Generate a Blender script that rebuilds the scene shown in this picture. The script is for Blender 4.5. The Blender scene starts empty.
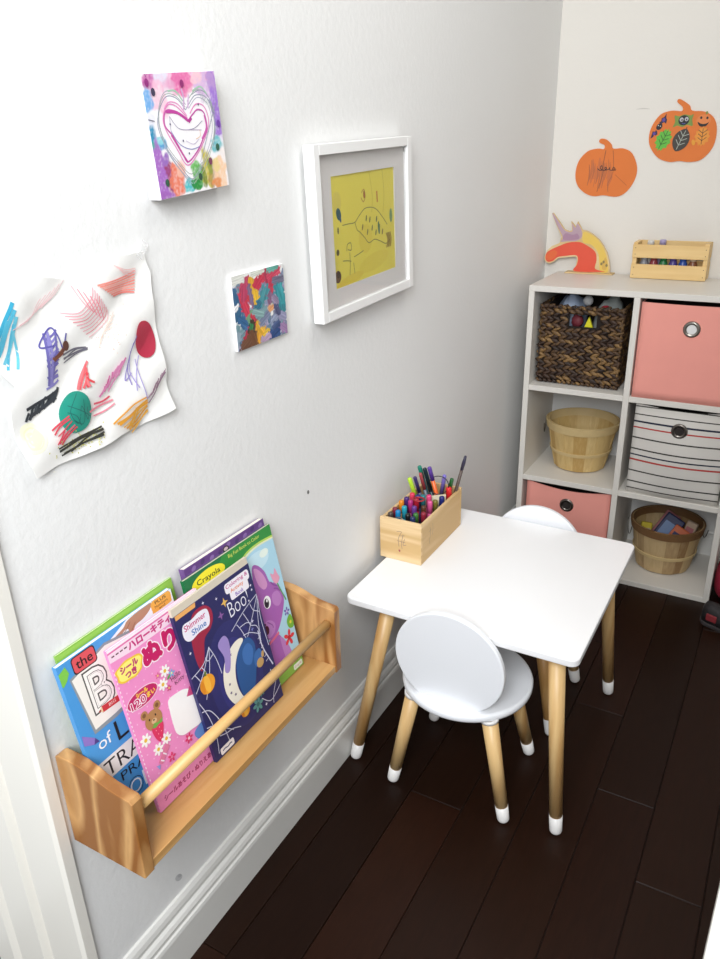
import bpy, bmesh, math, random
from mathutils import Vector, Matrix
from mathutils.geometry import tessellate_polygon
random.seed(7)
C = bpy.context.scene.collection
PI = math.pi
rad = math.radians

# ------------------------------------------------------------------ materials
def lin(h):
    h = h.lstrip('#')
    o = []
    for i in (0, 2, 4):
        c = int(h[i:i + 2], 16) / 255
        o.append(c / 12.92 if c <= .04045 else ((c + .055) / 1.055) ** 2.4)
    return (o[0], o[1], o[2], 1)

def newmat(name):
    m = bpy.data.materials.new(name)
    m.use_nodes = True
    nt = m.node_tree
    return m, nt, nt.nodes['Principled BSDF']

def N(nt, t, **kw):
    n = nt.nodes.new(t)
    for k, v in kw.items():
        if k in n.inputs:
            n.inputs[k].default_value = v
        else:
            setattr(n, k, v)
    return n

def plain(name, hexc, rough=.5, var=.06, scale=30, bump=0, bscale=200, metal=0, spec=.5, sheen=0, trans=0):
    """principled with a little procedural variation and bump"""
    m, nt, p = newmat(name)
    c = lin(hexc)
    tc = N(nt, 'ShaderNodeTexCoord')
    no = N(nt, 'ShaderNodeTexNoise', Scale=scale, Detail=4.0)
    nt.links.new(tc.outputs['Object'], no.inputs['Vector'])
    mx = N(nt, 'ShaderNodeMix', data_type='RGBA')
    mx.inputs['A'].default_value = tuple(x * (1 - var) for x in c[:3]) + (1,)
    mx.inputs['B'].default_value = tuple(min(1, x * (1 + var)) for x in c[:3]) + (1,)
    nt.links.new(no.outputs['Fac'], mx.inputs['Factor'])
    nt.links.new(mx.outputs['Result'], p.inputs['Base Color'])
    p.inputs['Roughness'].default_value = rough
    p.inputs['Metallic'].default_value = metal
    p.inputs['Specular IOR Level'].default_value = spec
    if sheen: p.inputs['Sheen Weight'].default_value = sheen
    if trans: p.inputs['Transmission Weight'].default_value = trans
    if bump:
        n2 = N(nt, 'ShaderNodeTexNoise', Scale=bscale, Detail=3.0)
        nt.links.new(tc.outputs['Object'], n2.inputs['Vector'])
        b = N(nt, 'ShaderNodeBump', Strength=bump, Distance=.002)
        nt.links.new(n2.outputs['Fac'], b.inputs['Height'])
        nt.links.new(b.outputs['Normal'], p.inputs['Normal'])
    return m

def wood(name, light, dark, axis='Y', rough=.45, scale=1.0, fig=1.0, dist=.6, along=1.2):
    """plain sawn wood: stretched rings and fine fibre along one axis"""
    m, nt, p = newmat(name)
    tc = N(nt, 'ShaderNodeTexCoord')
    mp = N(nt, 'ShaderNodeMapping')
    s = {'X': (along, 14, 14), 'Y': (14, along, 14), 'Z': (14, 14, along)}[axis]
    mp.inputs['Scale'].default_value = tuple(x * scale for x in s)
    oi = N(nt, 'ShaderNodeObjectInfo')
    nt.links.new(tc.outputs['Object'], mp.inputs['Vector'])
    ad = N(nt, 'ShaderNodeVectorMath', operation='ADD')
    cm = N(nt, 'ShaderNodeVectorMath', operation='SCALE')
    cm.inputs[0].default_value = (7, 13, 5)
    nt.links.new(oi.outputs['Random'], cm.inputs['Scale'])
    nt.links.new(mp.outputs['Vector'], ad.inputs[0]); nt.links.new(cm.outputs['Vector'], ad.inputs[1])
    n1 = N(nt, 'ShaderNodeTexNoise', Scale=1.1, Detail=2.0, Distortion=dist)
    nt.links.new(ad.outputs['Vector'], n1.inputs['Vector'])
    mt = N(nt, 'ShaderNodeMath', operation='MULTIPLY'); mt.inputs[1].default_value = 9 * fig
    nt.links.new(n1.outputs['Fac'], mt.inputs[0])
    fr = N(nt, 'ShaderNodeMath', operation='PINGPONG'); fr.inputs[1].default_value = 1
    nt.links.new(mt.outputs[0], fr.inputs[0])
    n2 = N(nt, 'ShaderNodeTexNoise', Scale=9.0, Detail=4.0)
    nt.links.new(ad.outputs['Vector'], n2.inputs['Vector'])
    m2 = N(nt, 'ShaderNodeMath', operation='MULTIPLY_ADD'); m2.inputs[1].default_value = .5
    nt.links.new(n2.outputs['Fac'], m2.inputs[0]); nt.links.new(fr.outputs[0], m2.inputs[2])
    cr = N(nt, 'ShaderNodeValToRGB')
    cr.color_ramp.elements[0].position = .15; cr.color_ramp.elements[0].color = lin(light)
    cr.color_ramp.elements[1].position = 1.35; cr.color_ramp.elements[1].color = lin(dark)
    nt.links.new(m2.outputs[0], cr.inputs['Fac'])
    nt.links.new(cr.outputs['Color'], p.inputs['Base Color'])
    p.inputs['Roughness'].default_value = rough
    b = N(nt, 'ShaderNodeBump', Strength=.12, Distance=.001)
    nt.links.new(n2.outputs['Fac'], b.inputs['Height']); nt.links.new(b.outputs['Normal'], p.inputs['Normal'])
    return m

def island(name, cols, rough=.5, bump=.2, bscale=150, noise=0, stretch=None, spec=.5):
    """each loose piece of the mesh takes a random tone from the ramp"""
    m, nt, p = newmat(name)
    g = N(nt, 'ShaderNodeNewGeometry')
    cr = N(nt, 'ShaderNodeValToRGB')
    el = cr.color_ramp.elements
    el[0].position = 0; el[0].color = lin(cols[0]); el[1].position = 1; el[1].color = lin(cols[-1])
    for i, h in enumerate(cols[1:-1]):
        e = el.new((i + 1) / (len(cols) - 1)); e.color = lin(h)
    tc = N(nt, 'ShaderNodeTexCoord')
    mp = N(nt, 'ShaderNodeMapping')
    if stretch: mp.inputs['Scale'].default_value = stretch
    nt.links.new(tc.outputs['Object'], mp.inputs['Vector'])
    n2 = N(nt, 'ShaderNodeTexNoise', Scale=bscale, Detail=4.0)
    nt.links.new(mp.outputs['Vector'], n2.inputs['Vector'])
    a = N(nt, 'ShaderNodeMath', operation='MULTIPLY_ADD')
    a.inputs[1].default_value = noise; 
    sb = N(nt, 'ShaderNodeMath', operation='SUBTRACT'); sb.inputs[1].default_value = noise * .5
    nt.links.new(g.outputs['Random Per Island'], sb.inputs[0])
    nt.links.new(n2.outputs['Fac'], a.inputs[0]); nt.links.new(sb.outputs[0], a.inputs[2])
    nt.links.new(a.outputs[0], cr.inputs['Fac'])
    nt.links.new(cr.outputs['Color'], p.inputs['Base Color'])
    p.inputs['Roughness'].default_value = rough
    p.inputs['Specular IOR Level'].default_value = spec
    if bump:
        b = N(nt, 'ShaderNodeBump', Strength=bump, Distance=.001)
        nt.links.new(n2.outputs['Fac'], b.inputs['Height']); nt.links.new(b.outputs['Normal'], p.inputs['Normal'])
    return m

INK = {}
def ink(h, rough=.55):
    if (h, rough) not in INK:
        INK[(h, rough)] = plain('ink_' + h.lstrip('#'), h, rough, .03, 60)
    return INK[(h, rough)]

M = {}
M['wall'] = plain('wall_paint', '#e9e9e8', .55, .012, 3, bump=.30, bscale=85, spec=.35)
M['wall_back'] = plain('back_wall_paint', '#e4e0d9', .6, .012, 3, bump=.2, bscale=95, spec=.3)
M['ceil'] = plain('ceiling_paint', '#e6e5e2', .8, .01, 3, bump=.2, bscale=95)
M['trim'] = plain('trim_paint', '#e9e6de', .35, .012, 5)
M['base'] = plain('baseboard_paint', '#dcdbd7', .35, .012, 5)
M['floor'] = island('dark_floorboards', ['#180a05', '#1f0f07', '#27130a', '#1b0b05'], .42, .12, 22, .5, (6, .6, 6), spec=.16)
M['gap'] = plain('floor_gap', '#0a0504', .8)
M['lam'] = plain('white_laminate', '#dedad3', .42, .02, 8)
M['lamback'] = plain('white_backing', '#e3e3e2', .6, .02, 8)
M['white'] = plain('white_lacquer', '#f3f3f4', .32, .008, 8)
M['chairwhite'] = plain('white_chair_paint', '#eceef2', .38, .008, 8)
M['cap'] = plain('white_leg_cap', '#e8e6e4', .4, .015, 20)
M['legx'] = wood('leg_pine', '#e6c38a', '#c4955a', 'Z', .4, 1.0, .5)
M['shelfy'] = wood('shelf_pine_long', '#e2bb84', '#c09258', 'Y', .42, 1, .5)
M['shelfz'] = wood('shelf_pine_end', '#d4a56c', '#935f2e', 'Z', .42, .55, .8, 1.1, 4.2)
M['dowel'] = wood('dowel_wood', '#e3bf86', '#cfa262', 'Y', .42, 1, .35)
M['penbox'] = wood('pen_box_pine', '#e6c99c', '#cba873', 'Y', .55, 1.2, .7)
M['penboxx'] = wood('pen_box_pine_end', '#e6c99c', '#cba873', 'X', .55, 1.2, .7)
M['crate'] = wood('crate_pine', '#e9c98e', '#d3aa68', 'X', .55, 1, .4)
M['ply'] = wood('plywood', '#e4cd9e', '#d0b27c', 'X', .6, 1, .3)
M['pinkbin'] = plain('pink_fabric', '#f0a094', .85, .05, 14, bump=.25, bscale=900)
M['darkin'] = plain('dark_inside', '#2b2422', .9)  # dark tone of bin insides and of discs standing for eyelet holes
M['steel'] = plain('steel_eyelet', '#8b8780', .28, .05, 40, metal=1)
M['steeldark'] = plain('dark_eyelet', '#77716c', .3, .05, 40, metal=1)
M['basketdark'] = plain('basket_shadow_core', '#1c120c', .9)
M['braid'] = island('banana_leaf_braid', ['#24160e', '#3a2415', '#2d1b11', '#5f4426', '#3c2718', '#8c6b3e', '#33200f'], .6, .35, 120, .45)
M['stave'] = island('bushel_staves', ['#c6a463', '#d6b97e', '#bb9759', '#dcc188', '#cdad6e'], .55, .15, 60, .35, (2, 2, .3))
M['stavedark'] = island('bushel_staves_aged', ['#b0925f', '#cbb084', '#94724a', '#d2b98c'], .55, .15, 60, .35, (2, 2, .3))
M['hoop'] = plain('bushel_hoop', '#d2b986', .55, .1, 40, bump=.1)
M['hoopdark'] = plain('bushel_hoop_brown', '#7c5a38', .55, .12, 40, bump=.1)
M['wire'] = plain('grey_wire', '#6f6c66', .35, .05, 40, metal=1)
M['pages'] = plain('book_pages', '#e9e3d6', .8, .04, 90)
M['newsprint'] = plain('newsprint_pages', '#cfc4b2', .85, .05, 90)
M['paper'] = plain('drawing_paper', '#eeedea', .75, .015, 12, bump=.15, bscale=60)
M['canvas'] = plain('painted_canvas', '#f0eef0', .7, .015, 30, bump=.3, bscale=700)
M['foam'] = plain('orange_foam', '#dd7a3c', .8, .05, 18, bump=.2, bscale=400)
M['matboard'] = plain('mat_board', '#e2dedb', .8, .01, 10)
M['framew'] = plain('white_frame', '#efefee', .35, .008, 10)
gm, gnt, gp = newmat('picture_glass')
gp.inputs['Base Color'].default_value = (1, 1, 1, 1); gp.inputs['Roughness'].default_value = .02
gp.inputs['Transmission Weight'].default_value = 1; gp.inputs['IOR'].default_value = 1.1
M['glass'] = gm
M['shoe'] = plain('charcoal_rubber', '#232022', .6, .08, 40, bump=.2, bscale=300)
M['redcloth'] = plain('crimson_cloth', '#9c1c38', .75, .1, 40, bump=.2, bscale=400)

# striped fabric: bands stacked up the height of the cloth
def stripes(name, bands, height):
    m, nt, p = newmat(name)
    tc = N(nt, 'ShaderNodeTexCoord'); sx = N(nt, 'ShaderNodeSeparateXYZ')
    nt.links.new(tc.outputs['Object'], sx.inputs[0])
    dv = N(nt, 'ShaderNodeMath', operation='DIVIDE'); dv.inputs[1].default_value = height
    nt.links.new(sx.outputs['Z'], dv.inputs[0])
    cr = N(nt, 'ShaderNodeValToRGB'); cr.color_ramp.interpolation = 'CONSTANT'
    el = cr.color_ramp.elements
    el[0].position = 0; el[0].color = lin(bands[0][1])
    el[1].position = bands[1][0]; el[1].color = lin(bands[1][1])
    for t, h in bands[2:]:
        e = el.new(t); e.color = lin(h)
    nt.links.new(dv.outputs[0], cr.inputs['Fac'])
    nt.links.new(cr.outputs['Color'], p.inputs['Base Color'])
    p.inputs['Roughness'].default_value = .85
    no = N(nt, 'ShaderNodeTexNoise', Scale=900.0); nt.links.new(tc.outputs['Object'], no.inputs['Vector'])
    b = N(nt, 'ShaderNodeBump', Strength=.2, Distance=.001)
    nt.links.new(no.outputs['Fac'], b.inputs['Height']); nt.links.new(b.outputs['Normal'], p.inputs['Normal'])
    return m

# ------------------------------------------------------------------ mesh builder
class B:
    def __init__(s, mat=None):
        s.bm = bmesh.new(); s.mats = [mat] if mat else []; s.cur = 0
    def use(s, mat):
        if mat not in s.mats: s.mats.append(mat)
        s.cur = s.mats.index(mat); return s
    def _fin(s, faces, smooth=False):
        for f in faces:
            f.material_index = s.cur; f.smooth = smooth
    def merge(s, other_bm, smooth=False, T=None):
        me = bpy.data.meshes.new('tmp'); other_bm.to_mesh(me); other_bm.free()
        if T is not None: me.transform(T)
        n0 = len(s.bm.faces)
        s.bm.from_mesh(me); bpy.data.meshes.remove(me)
        s.bm.faces.ensure_lookup_table()
        s._fin([s.bm.faces[i] for i in range(n0, len(s.bm.faces))], smooth)
    def box(s, a, b, bev=0, T=None, seg=2):
        t = bmesh.new(); bmesh.ops.create_cube(t, size=1)
        a = Vector(a); b = Vector(b)
        for v in t.verts:
            v.co = Vector([(a[i] + b[i]) / 2 + v.co[i] * (b[i] - a[i]) for i in range(3)])
        if bev: bmesh.ops.bevel(t, geom=t.edges[:], offset=bev, segments=seg, affect='EDGES', profile=.5)
        s.merge(t, False, T); return s
    def prism(s, outline, z0, z1, bev=0, T=None, seg=2, smooth=False):
        """outline (x,y) extruded along z"""
        t = bmesh.new()
        vs = [t.verts.new((x, y, z0)) for x, y in outline]
        f = t.faces.new(vs)
        r = bmesh.ops.extrude_face_region(t, geom=[f])
        for v in r['geom']:
            if isinstance(v, bmesh.types.BMVert): v.co.z = z1
        bmesh.ops.recalc_face_normals(t, faces=t.faces)
        if bev:
            es = [e for e in t.edges if all(abs(v.co.z - e.verts[0].co.z) < 1e-9 for v in e.verts)]
            bmesh.ops.bevel(t, geom=es, offset=bev, segments=seg, affect='EDGES', profile=.5)
        s.merge(t, smooth, T); return s
    def rings(s, rings, closed=True, cap=(True, True), smooth=True):
        """skin a list of rings of points"""
        bm = s.bm; n0 = len(bm.faces)
        R = [[bm.verts.new(p) for p in r] for r in rings]
        n = len(R[0]); fs = []
        for a, b in zip(R, R[1:]):
            for i in range(n if closed else n - 1):
                j = (i + 1) % n
                fs.append(bm.faces.new((a[i], a[j], b[j], b[i])))
        s._fin(fs, smooth)
        cf = []
        if cap[0]: cf.append(bm.faces.new(R[0][::-1]))
        if cap[1]: cf.append(bm.faces.new(R[-1]))
        s._fin(cf, False)
        return s
    def tube(s, path, r, n=12, cap=(True, True), round_end=False):
        P = [Vector(p) for p in path]
        if not isinstance(r, (list, tuple)): r = [r] * len(P)
        rings = []; up = None
        for i, p in enumerate(P):
            d = (P[min(i + 1, len(P) - 1)] - P[max(i - 1, 0)]).normalized()
            if up is None:
                up = d.orthogonal().normalized()
            else:
                up = (up - d * up.dot(d)).normalized()
            w = d.cross(up)
            rings.append([p + (up * math.cos(2 * PI * k / n) + w * math.sin(2 * PI * k / n)) * r[i] for k in range(n)])
        return s.rings(rings, True, cap)
    def lathe(s, prof, c=(0, 0, 0), n=32, cap=(True, True), smooth=True):
        c = Vector(c)
        return s.rings([[c + Vector((r * math.cos(2 * PI * k / n), r * math.sin(2 * PI * k / n), z)) for k in range(n)] for r, z in prof], True, cap, smooth)
    def ball(s, c, r, u=12, v=8, T=None):
        t = bmesh.new(); bmesh.ops.create_uvsphere(t, u_segments=u, v_segments=v, radius=1)
        rr = r if isinstance(r, (list, tuple)) else (r, r, r)
        for w in t.verts: w.co = Vector((w.co.x * rr[0], w.co.y * rr[1], w.co.z * rr[2]))
        mm = Matrix.Translation(Vector(c))
        if T is not None: mm = mm @ T
        s.merge(t, True, mm); return s
    def ring(s, c, R, r, axis='Y', n=24, m=8, T=None):
        pts = []
        rings = []
        for i in range(n):
            a = 2 * PI * i / n
            rr = []
            for k in range(m):
                b = 2 * PI * k / m
                q = (R + r * math.cos(b))
                x, y, z = q * math.cos(a), q * math.sin(a), r * math.sin(b)
                v = Vector({'Z': (x, y, z), 'Y': (x, -z, y), 'X': (z, x, y)}[axis])
                if T is not None: v = T @ v
                rr.append(Vector(c) + v)
            rings.append(rr)
        rings.append(rings[0])
        bm = s.bm
        R_ = [[bm.verts.new(p) for p in q] for q in rings[:-1]]
        fs = []
        for i in range(n):
            a_, b_ = R_[i], R_[(i + 1) % n]
            for k in range(m):
                fs.append(bm.faces.new((a_[k], a_[(k + 1) % m], b_[(k + 1) % m], b_[k])))
        s._fin(fs, True); return s
    def build(s, name, parent=None, fix=True, loc=None):
        if fix: bmesh.ops.recalc_face_normals(s.bm, faces=s.bm.faces)
        me = bpy.data.meshes.new(name); s.bm.to_mesh(me); s.bm.free()
        for m in s.mats: me.materials.append(m)
        o = bpy.data.objects.new(name, me); C.objects.link(o)
        if parent: o.parent = parent
        if loc: o.location = loc
        return o

def thing(name, label, cat, loc=(0, 0, 0), rot=(0, 0, 0), group=None):
    o = bpy.data.objects.new(name, None); o.empty_display_size = .05
    C.objects.link(o); o.location = loc; o.rotation_euler = rot
    o['label'] = label; o['category'] = cat
    if group: o['group'] = group
    return o
def tag(o, label, cat, group=None):
    o['label'] = label; o['category'] = cat
    if group: o['group'] = group
    return o
def struct(o):
    o['kind'] = 'structure'; return o
def copy_tree(o, parent=None):
    c = o.copy(); C.objects.link(c)
    if parent: c.parent = parent
    for ch in list(o.children): copy_tree(ch, c)
    return c

# ------------------------------------------------------------------ flat printing on covers, canvases and paper (units: cm on the sheet)
def sm(pts, n=6, closed=False):
    P = [Vector((p[0], p[1])) for p in pts]; out = []
    m = len(P)
    rng = range(m) if closed else range(m - 1)
    for i in rng:
        if closed: p0, p1, p2, p3 = P[i - 1], P[i], P[(i + 1) % m], P[(i + 2) % m]
        else: p0, p1, p2, p3 = P[max(i - 1, 0)], P[i], P[i + 1], P[min(i + 2, m - 1)]
        for k in range(n):
            t = k / n
            out.append(tuple(.5 * ((2 * p1) + (p2 - p0) * t + (2 * p0 - 5 * p1 + 4 * p2 - p3) * t * t + (3 * p1 - p0 - 3 * p2 + p3) * t ** 3)))
    if not closed: out.append(tuple(P[-1]))
    return out

_tc = {}
def text_tris(s, bold):
    key = (s, bold)
    if key in _tc: return _tc[key]
    cu = bpy.data.curves.new('t', 'FONT'); cu.body = s; cu.size = 1; cu.offset = bold; cu.resolution_u = 3
    o = bpy.data.objects.new('t', cu); C.objects.link(o)
    dg = bpy.context.evaluated_depsgraph_get()
    me = bpy.data.meshes.new_from_object(o.evaluated_get(dg))
    me.calc_loop_triangles()
    V = [(v.co.x, v.co.y) for v in me.vertices]
    T = [tuple(V[i] for i in t.vertices) for t in me.loop_triangles]
    bpy.data.meshes.remove(me); bpy.data.objects.remove(o); bpy.data.curves.remove(cu)
    xs = [p[0] for t in T for p in t] or [0, 1]; ys = [p[1] for t in T for p in t] or [0, 1]
    _tc[key] = (T, min(xs), max(xs), min(ys), max(ys)); return _tc[key]

class Print:
    def __init__(s, T, clip=None, h=None, dk=.00003, eps=.0002):
        s.T = T; s.clip = clip; s.h = h; s.k = 0; s.dk = dk; s.eps = eps
        s.V = []; s.F = []; s.MI = []; s.mats = []
    def _tri(s, tri, mi, w):
        poly = list(tri)
        if s.clip:
            x0, y0, x1, y1 = s.clip
            for ax, lim, sg in ((0, x0, 1), (0, x1, -1), (1, y0, 1), (1, y1, -1)):
                out = []
                for i in range(len(poly)):
                    a, b = poly[i - 1], poly[i]
                    ia = (a[ax] - lim) * sg >= 0; ib = (b[ax] - lim) * sg >= 0
                    if ia != ib:
                        t = (lim - a[ax]) / (b[ax] - a[ax])
                        out.append((a[0] + (b[0] - a[0]) * t, a[1] + (b[1] - a[1]) * t))
                    if ib: out.append(b)
                poly = out
                if len(poly) < 3: return
        ar = sum(poly[i - 1][0] * poly[i][1] - poly[i][0] * poly[i - 1][1] for i in range(len(poly)))
        if abs(ar) < 1e-8: return
        if ar < 0: poly = poly[::-1]
        n0 = len(s.V)
        for x, y in poly:
            hh = s.h(x, y) if s.h else 0
            s.V.append(s.T @ Vector((x / 100, y / 100, w + hh)))
        s.F.append(tuple(range(n0, n0 + len(poly)))); s.MI.append(mi)
    def _layer(s, col, rough=.55):
        m = ink(col, rough) if isinstance(col, str) else col
        if m not in s.mats: s.mats.append(m)
        s.k += 1
        return s.mats.index(m), s.eps + s.k * s.dk
    def poly(s, pts, col):
        mi, w = s._layer(col)
        P = [Vector((p[0], p[1], 0)) for p in pts]
        for t in tessellate_polygon([P]):
            s._tri([pts[i] for i in t], mi, w)
    def fan(s, pts, col, rings=4):
        """filled blob that follows a curved sheet"""
        mi, w = s._layer(col)
        cx = sum(p[0] for p in pts) / len(pts); cy = sum(p[1] for p in pts) / len(pts)
        L = lambda p, t: (cx + (p[0] - cx) * t, cy + (p[1] - cy) * t)
        n = len(pts)
        for r in range(rings):
            a, b = r / rings, (r + 1) / rings
            for i in range(n):
                p, q = pts[i], pts[(i + 1) % n]
                if r: s._tri([L(p, a), L(p, b), L(q, b)], mi, w); s._tri([L(p, a), L(q, b), L(q, a)], mi, w)
                else: s._tri([(cx, cy), L(p, b), L(q, b)], mi, w)
    def line(s, pts, width, col, taper=False):
        mi, w = s._layer(col)
        s._line(pts, width, mi, w, taper)
    def _line(s, pts, width, mi, w, taper=False):
        L, R = [], []
        n = len(pts)
        for i, p in enumerate(pts):
            a = pts[max(i - 1, 0)]; b = pts[min(i + 1, n - 1)]
            dx, dy = b[0] - a[0], b[1] - a[1]; d = math.hypot(dx, dy) or 1
            ww = width / 2 * ((1 - .75 * abs(2 * i / (n - 1) - 1)) if taper else 1)
            L.append((p[0] - dy / d * ww, p[1] + dx / d * ww)); R.append((p[0] + dy / d * ww, p[1] - dx / d * ww))
        for i in range(n - 1):
            s._tri([L[i], R[i], R[i + 1]], mi, w); s._tri([L[i], R[i + 1], L[i + 1]], mi, w)
    def lines(s, many, width, col, taper=False):
        mi, w = s._layer(col)
        for p in many: s._line(p, width, mi, w, taper)
    def scrib(s, a, b, n, amp, width, col, jit=.25):
        """zig-zag felt-pen hatch from a to b"""
        dx, dy = b[0] - a[0], b[1] - a[1]; d = math.hypot(dx, dy)
        nx, ny = -dy / d, dx / d; P = []
        for i in range(n + 1):
            t = i / n; sg = 1 if i % 2 else -1
            k = amp * (1 + random.uniform(-jit, jit)) * sg
            P.append((a[0] + dx * t + nx * k, a[1] + dy * t + ny * k))
        s.line(sm(P, 5), width, col)
    def ell(s, cx, cy, rx, ry, col, rot=0, n=20, rings=1):
        P = []
        for i in range(n):
            a = 2 * PI * i / n; x, y = rx * math.cos(a), ry * math.sin(a)
            P.append((cx + x * math.cos(rot) - y * math.sin(rot), cy + x * math.sin(rot) + y * math.cos(rot)))
        s.fan(P, col, rings)
    def flower(s, cx, cy, r, col, mid, k=7, rot=0):
        for i in range(k):
            a = rot + 2 * PI * i / k
            s.ell(cx + r * .6 * math.cos(a), cy + r * .6 * math.sin(a), r * .42, r * .24, col, a, 10); s.k -= 1
        s.k += 1
        s.ell(cx, cy, r * .3, r * .3, mid, 0, 10)
    def star(s, cx, cy, r, col, k=4, inner=.4, rot=0):
        s.poly([(cx + (r if i % 2 == 0 else r * inner) * math.sin(rot + PI * i / k), cy + (r if i % 2 == 0 else r * inner) * math.cos(rot + PI * i / k)) for i in range(2 * k)], col)
    def text(s, body, x, y, height, col, width=None, bold=.0, rot=0, outline=None, ob=.05, fat=0, fo=0):
        """lower-left corner at x, y; height and width of the ink in cm"""
        if fat or fo:
            for cc, r in ((outline, fo), (col, fat)):
                if cc and r >= 0:
                    for k in range(12 if r else 1):
                        s._text(body, x + r * math.cos(k * PI / 6), y + r * math.sin(k * PI / 6), height, cc, width, 0, rot, 0)
                        s.k -= .9
                    s.k += 1
            return
        if outline:
            s._text(body, x, y, height, outline, width, bold + ob, rot, bold)
        s._text(body, x, y, height, col, width, bold, rot, bold)
    def _text(s, body, x, y, height, col, width, bold, rot, ref):
        T, x0, x1, y0, y1 = text_tris(body, ref)
        sy = height / (y1 - y0); sx = width / (x1 - x0) if width else sy
        mi, w = s._layer(col)
        TT = text_tris(body, bold)[0]
        c, q = math.cos(rot), math.sin(rot)
        for t in TT:
            o = []
            for px, py in t:
                u, v = (px - x0) * sx, (py - y0) * sy
                o.append((x + u * c - v * q, y + u * q + v * c))
            s._tri(o, mi, w)
    def build(s, name, parent):
        me = bpy.data.meshes.new(name); me.from_pydata([tuple(v) for v in s.V], [], s.F)
        for m in s.mats: me.materials.append(m)
        me.polygons.foreach_set('material_index', s.MI); me.update()
        o = bpy.data.objects.new(name, me); C.objects.link(o); o.parent = parent
        return o

from mathutils import noise as mn
def paintmat(name, rough, bump=0):
    m, nt, p = newmat(name)
    at = N(nt, 'ShaderNodeAttribute', attribute_name='paint')
    nt.links.new(at.outputs['Color'], p.inputs['Base Color'])
    p.inputs['Roughness'].default_value = rough
    tc = N(nt, 'ShaderNodeTexCoord'); n2 = N(nt, 'ShaderNodeTexNoise', Scale=500.0, Detail=2.0)
    nt.links.new(tc.outputs['Object'], n2.inputs['Vector'])
    b = N(nt, 'ShaderNodeBump', Strength=.25, Distance=.001)
    nt.links.new(n2.outputs['Fac'], b.inputs['Height']); nt.links.new(b.outputs['Normal'], p.inputs['Normal'])
    return m
class Raster:
    """a painted skin: pigment laid on a fine grid, with a little relief where paint is thick (units cm)"""
    def __init__(s, x0, y0, x1, y1, nx, ny, base):
        s.x0, s.y0, s.x1, s.y1, s.nx, s.ny = x0, y0, x1, y1, nx, ny
        b = lin(base)[:3]; s.c = [list(b) for _ in range((nx + 1) * (ny + 1))]; s.h = [0.] * ((nx + 1) * (ny + 1))
    def cells(s, ax, ay, bx, by):
        fx, fy = s.nx / (s.x1 - s.x0), s.ny / (s.y1 - s.y0)
        for j in range(max(0, int((ay - s.y0) * fy)), min(s.ny, int((by - s.y0) * fy) + 1) + 1):
            for i in range(max(0, int((ax - s.x0) * fx)), min(s.nx, int((bx - s.x0) * fx) + 1) + 1):
                yield j * (s.nx + 1) + i, s.x0 + i / fx, s.y0 + j / fy
    def _mix(s, k, col, a):
        c = s.c[k]
        for q in range(3): c[q] += (col[q] - c[q]) * a
    def blob(s, cx, cy, rx, ry, col, op=.8, soft=.5, warp=.35, seed=0):
        col = lin(col); w = max(rx, ry) * (1 + warp) + .2
        for k, x, y in s.cells(cx - w, cy - w, cx + w, cy + w):
            n1 = mn.noise(Vector((x * .9, y * .9, seed))); n2 = mn.noise(Vector((x * .9 + 40, y * .9, seed))); n3 = mn.noise(Vector((x * 3, y * 3, seed + 9)))
            dx = (x - cx) / rx + n1 * warp + n3 * .12; dy = (y - cy) / ry + n2 * warp
            d = math.sqrt(dx * dx + dy * dy); t = (1 + soft * .5 - d) / max(soft, .01)
            if t > 0:
                t = min(1, t); t = t * t * (3 - 2 * t)
                s._mix(k, col, min(1, op * t * (1 + .45 * n3)))
    def dab(s, ax, ay, bx, by, wd, col, seed=0, hi=.03):
        c = lin(col); dx, dy = bx - ax, by - ay; L = math.hypot(dx, dy) or .01; dx /= L; dy /= L; w = wd + .3
        for k, x, y in s.cells(min(ax, bx) - w, min(ay, by) - w, max(ax, bx) + w, max(ay, by) + w):
            px, py = x - ax, y - ay; u = px * dx + py * dy; v = -px * dy + py * dx
            n3 = mn.noise(Vector((x * 2.2, y * 2.2, seed + 3.7)))
            uu = max(0, min(L, u)); d = math.hypot(u - uu, v) + n3 * wd * .35
            t = (wd * .55 - d) / .10
            if t > 0:
                st = mn.noise(Vector((u * .35, v * 7, seed + 11.3)))
                m = max(.35, 1 + .45 * st); cc = [min(1, q * m + max(0, st) * .05) for q in c[:3]]
                s._mix(k, cc, min(1, t)); s.h[k] = s.h[k] * (1 - min(1, t)) + min(1, t) * hi * (.5 + .5 * st + .3 * abs(v) / wd)
    def build(s, name, T, mat, parent, w0=.0002):
        V, F = [], []
        for j in range(s.ny + 1):
            for i in range(s.nx + 1):
                V.append(tuple(T @ Vector(((s.x0 + (s.x1 - s.x0) * i / s.nx) / 100, (s.y0 + (s.y1 - s.y0) * j / s.ny) / 100, w0 + s.h[j * (s.nx + 1) + i] / 100))))
        n = s.nx + 1
        for j in range(s.ny):
            for i in range(s.nx): k = j * n + i; F.append((k, k + 1, k + n + 1, k + n))
        me = bpy.data.meshes.new(name); me.from_pydata(V, [], F); me.materials.append(mat)
        at = me.attributes.new('paint', 'FLOAT_COLOR', 'POINT')
        at.data.foreach_set('color', [q for c in s.c for q in (c[0], c[1], c[2], 1)])
        me.polygons.foreach_set('use_smooth', [True] * len(F)); me.update()
        o = bpy.data.objects.new(name, me); C.objects.link(o); o.parent = parent; return o

# sheet on the left wall: u runs to +y, v up, w out of the wall (+x)
def wallT(x): return Matrix(((0, 0, 1, x), (1, 0, 0, 0), (0, 1, 0, 0), (0, 0, 0, 1)))
# sheet facing the room on the back wall: u to +x, v up, w to -y
def backT(y): return Matrix(((1, 0, 0, 0), (0, 0, -1, y), (0, 1, 0, 0), (0, 0, 0, 1)))

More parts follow.
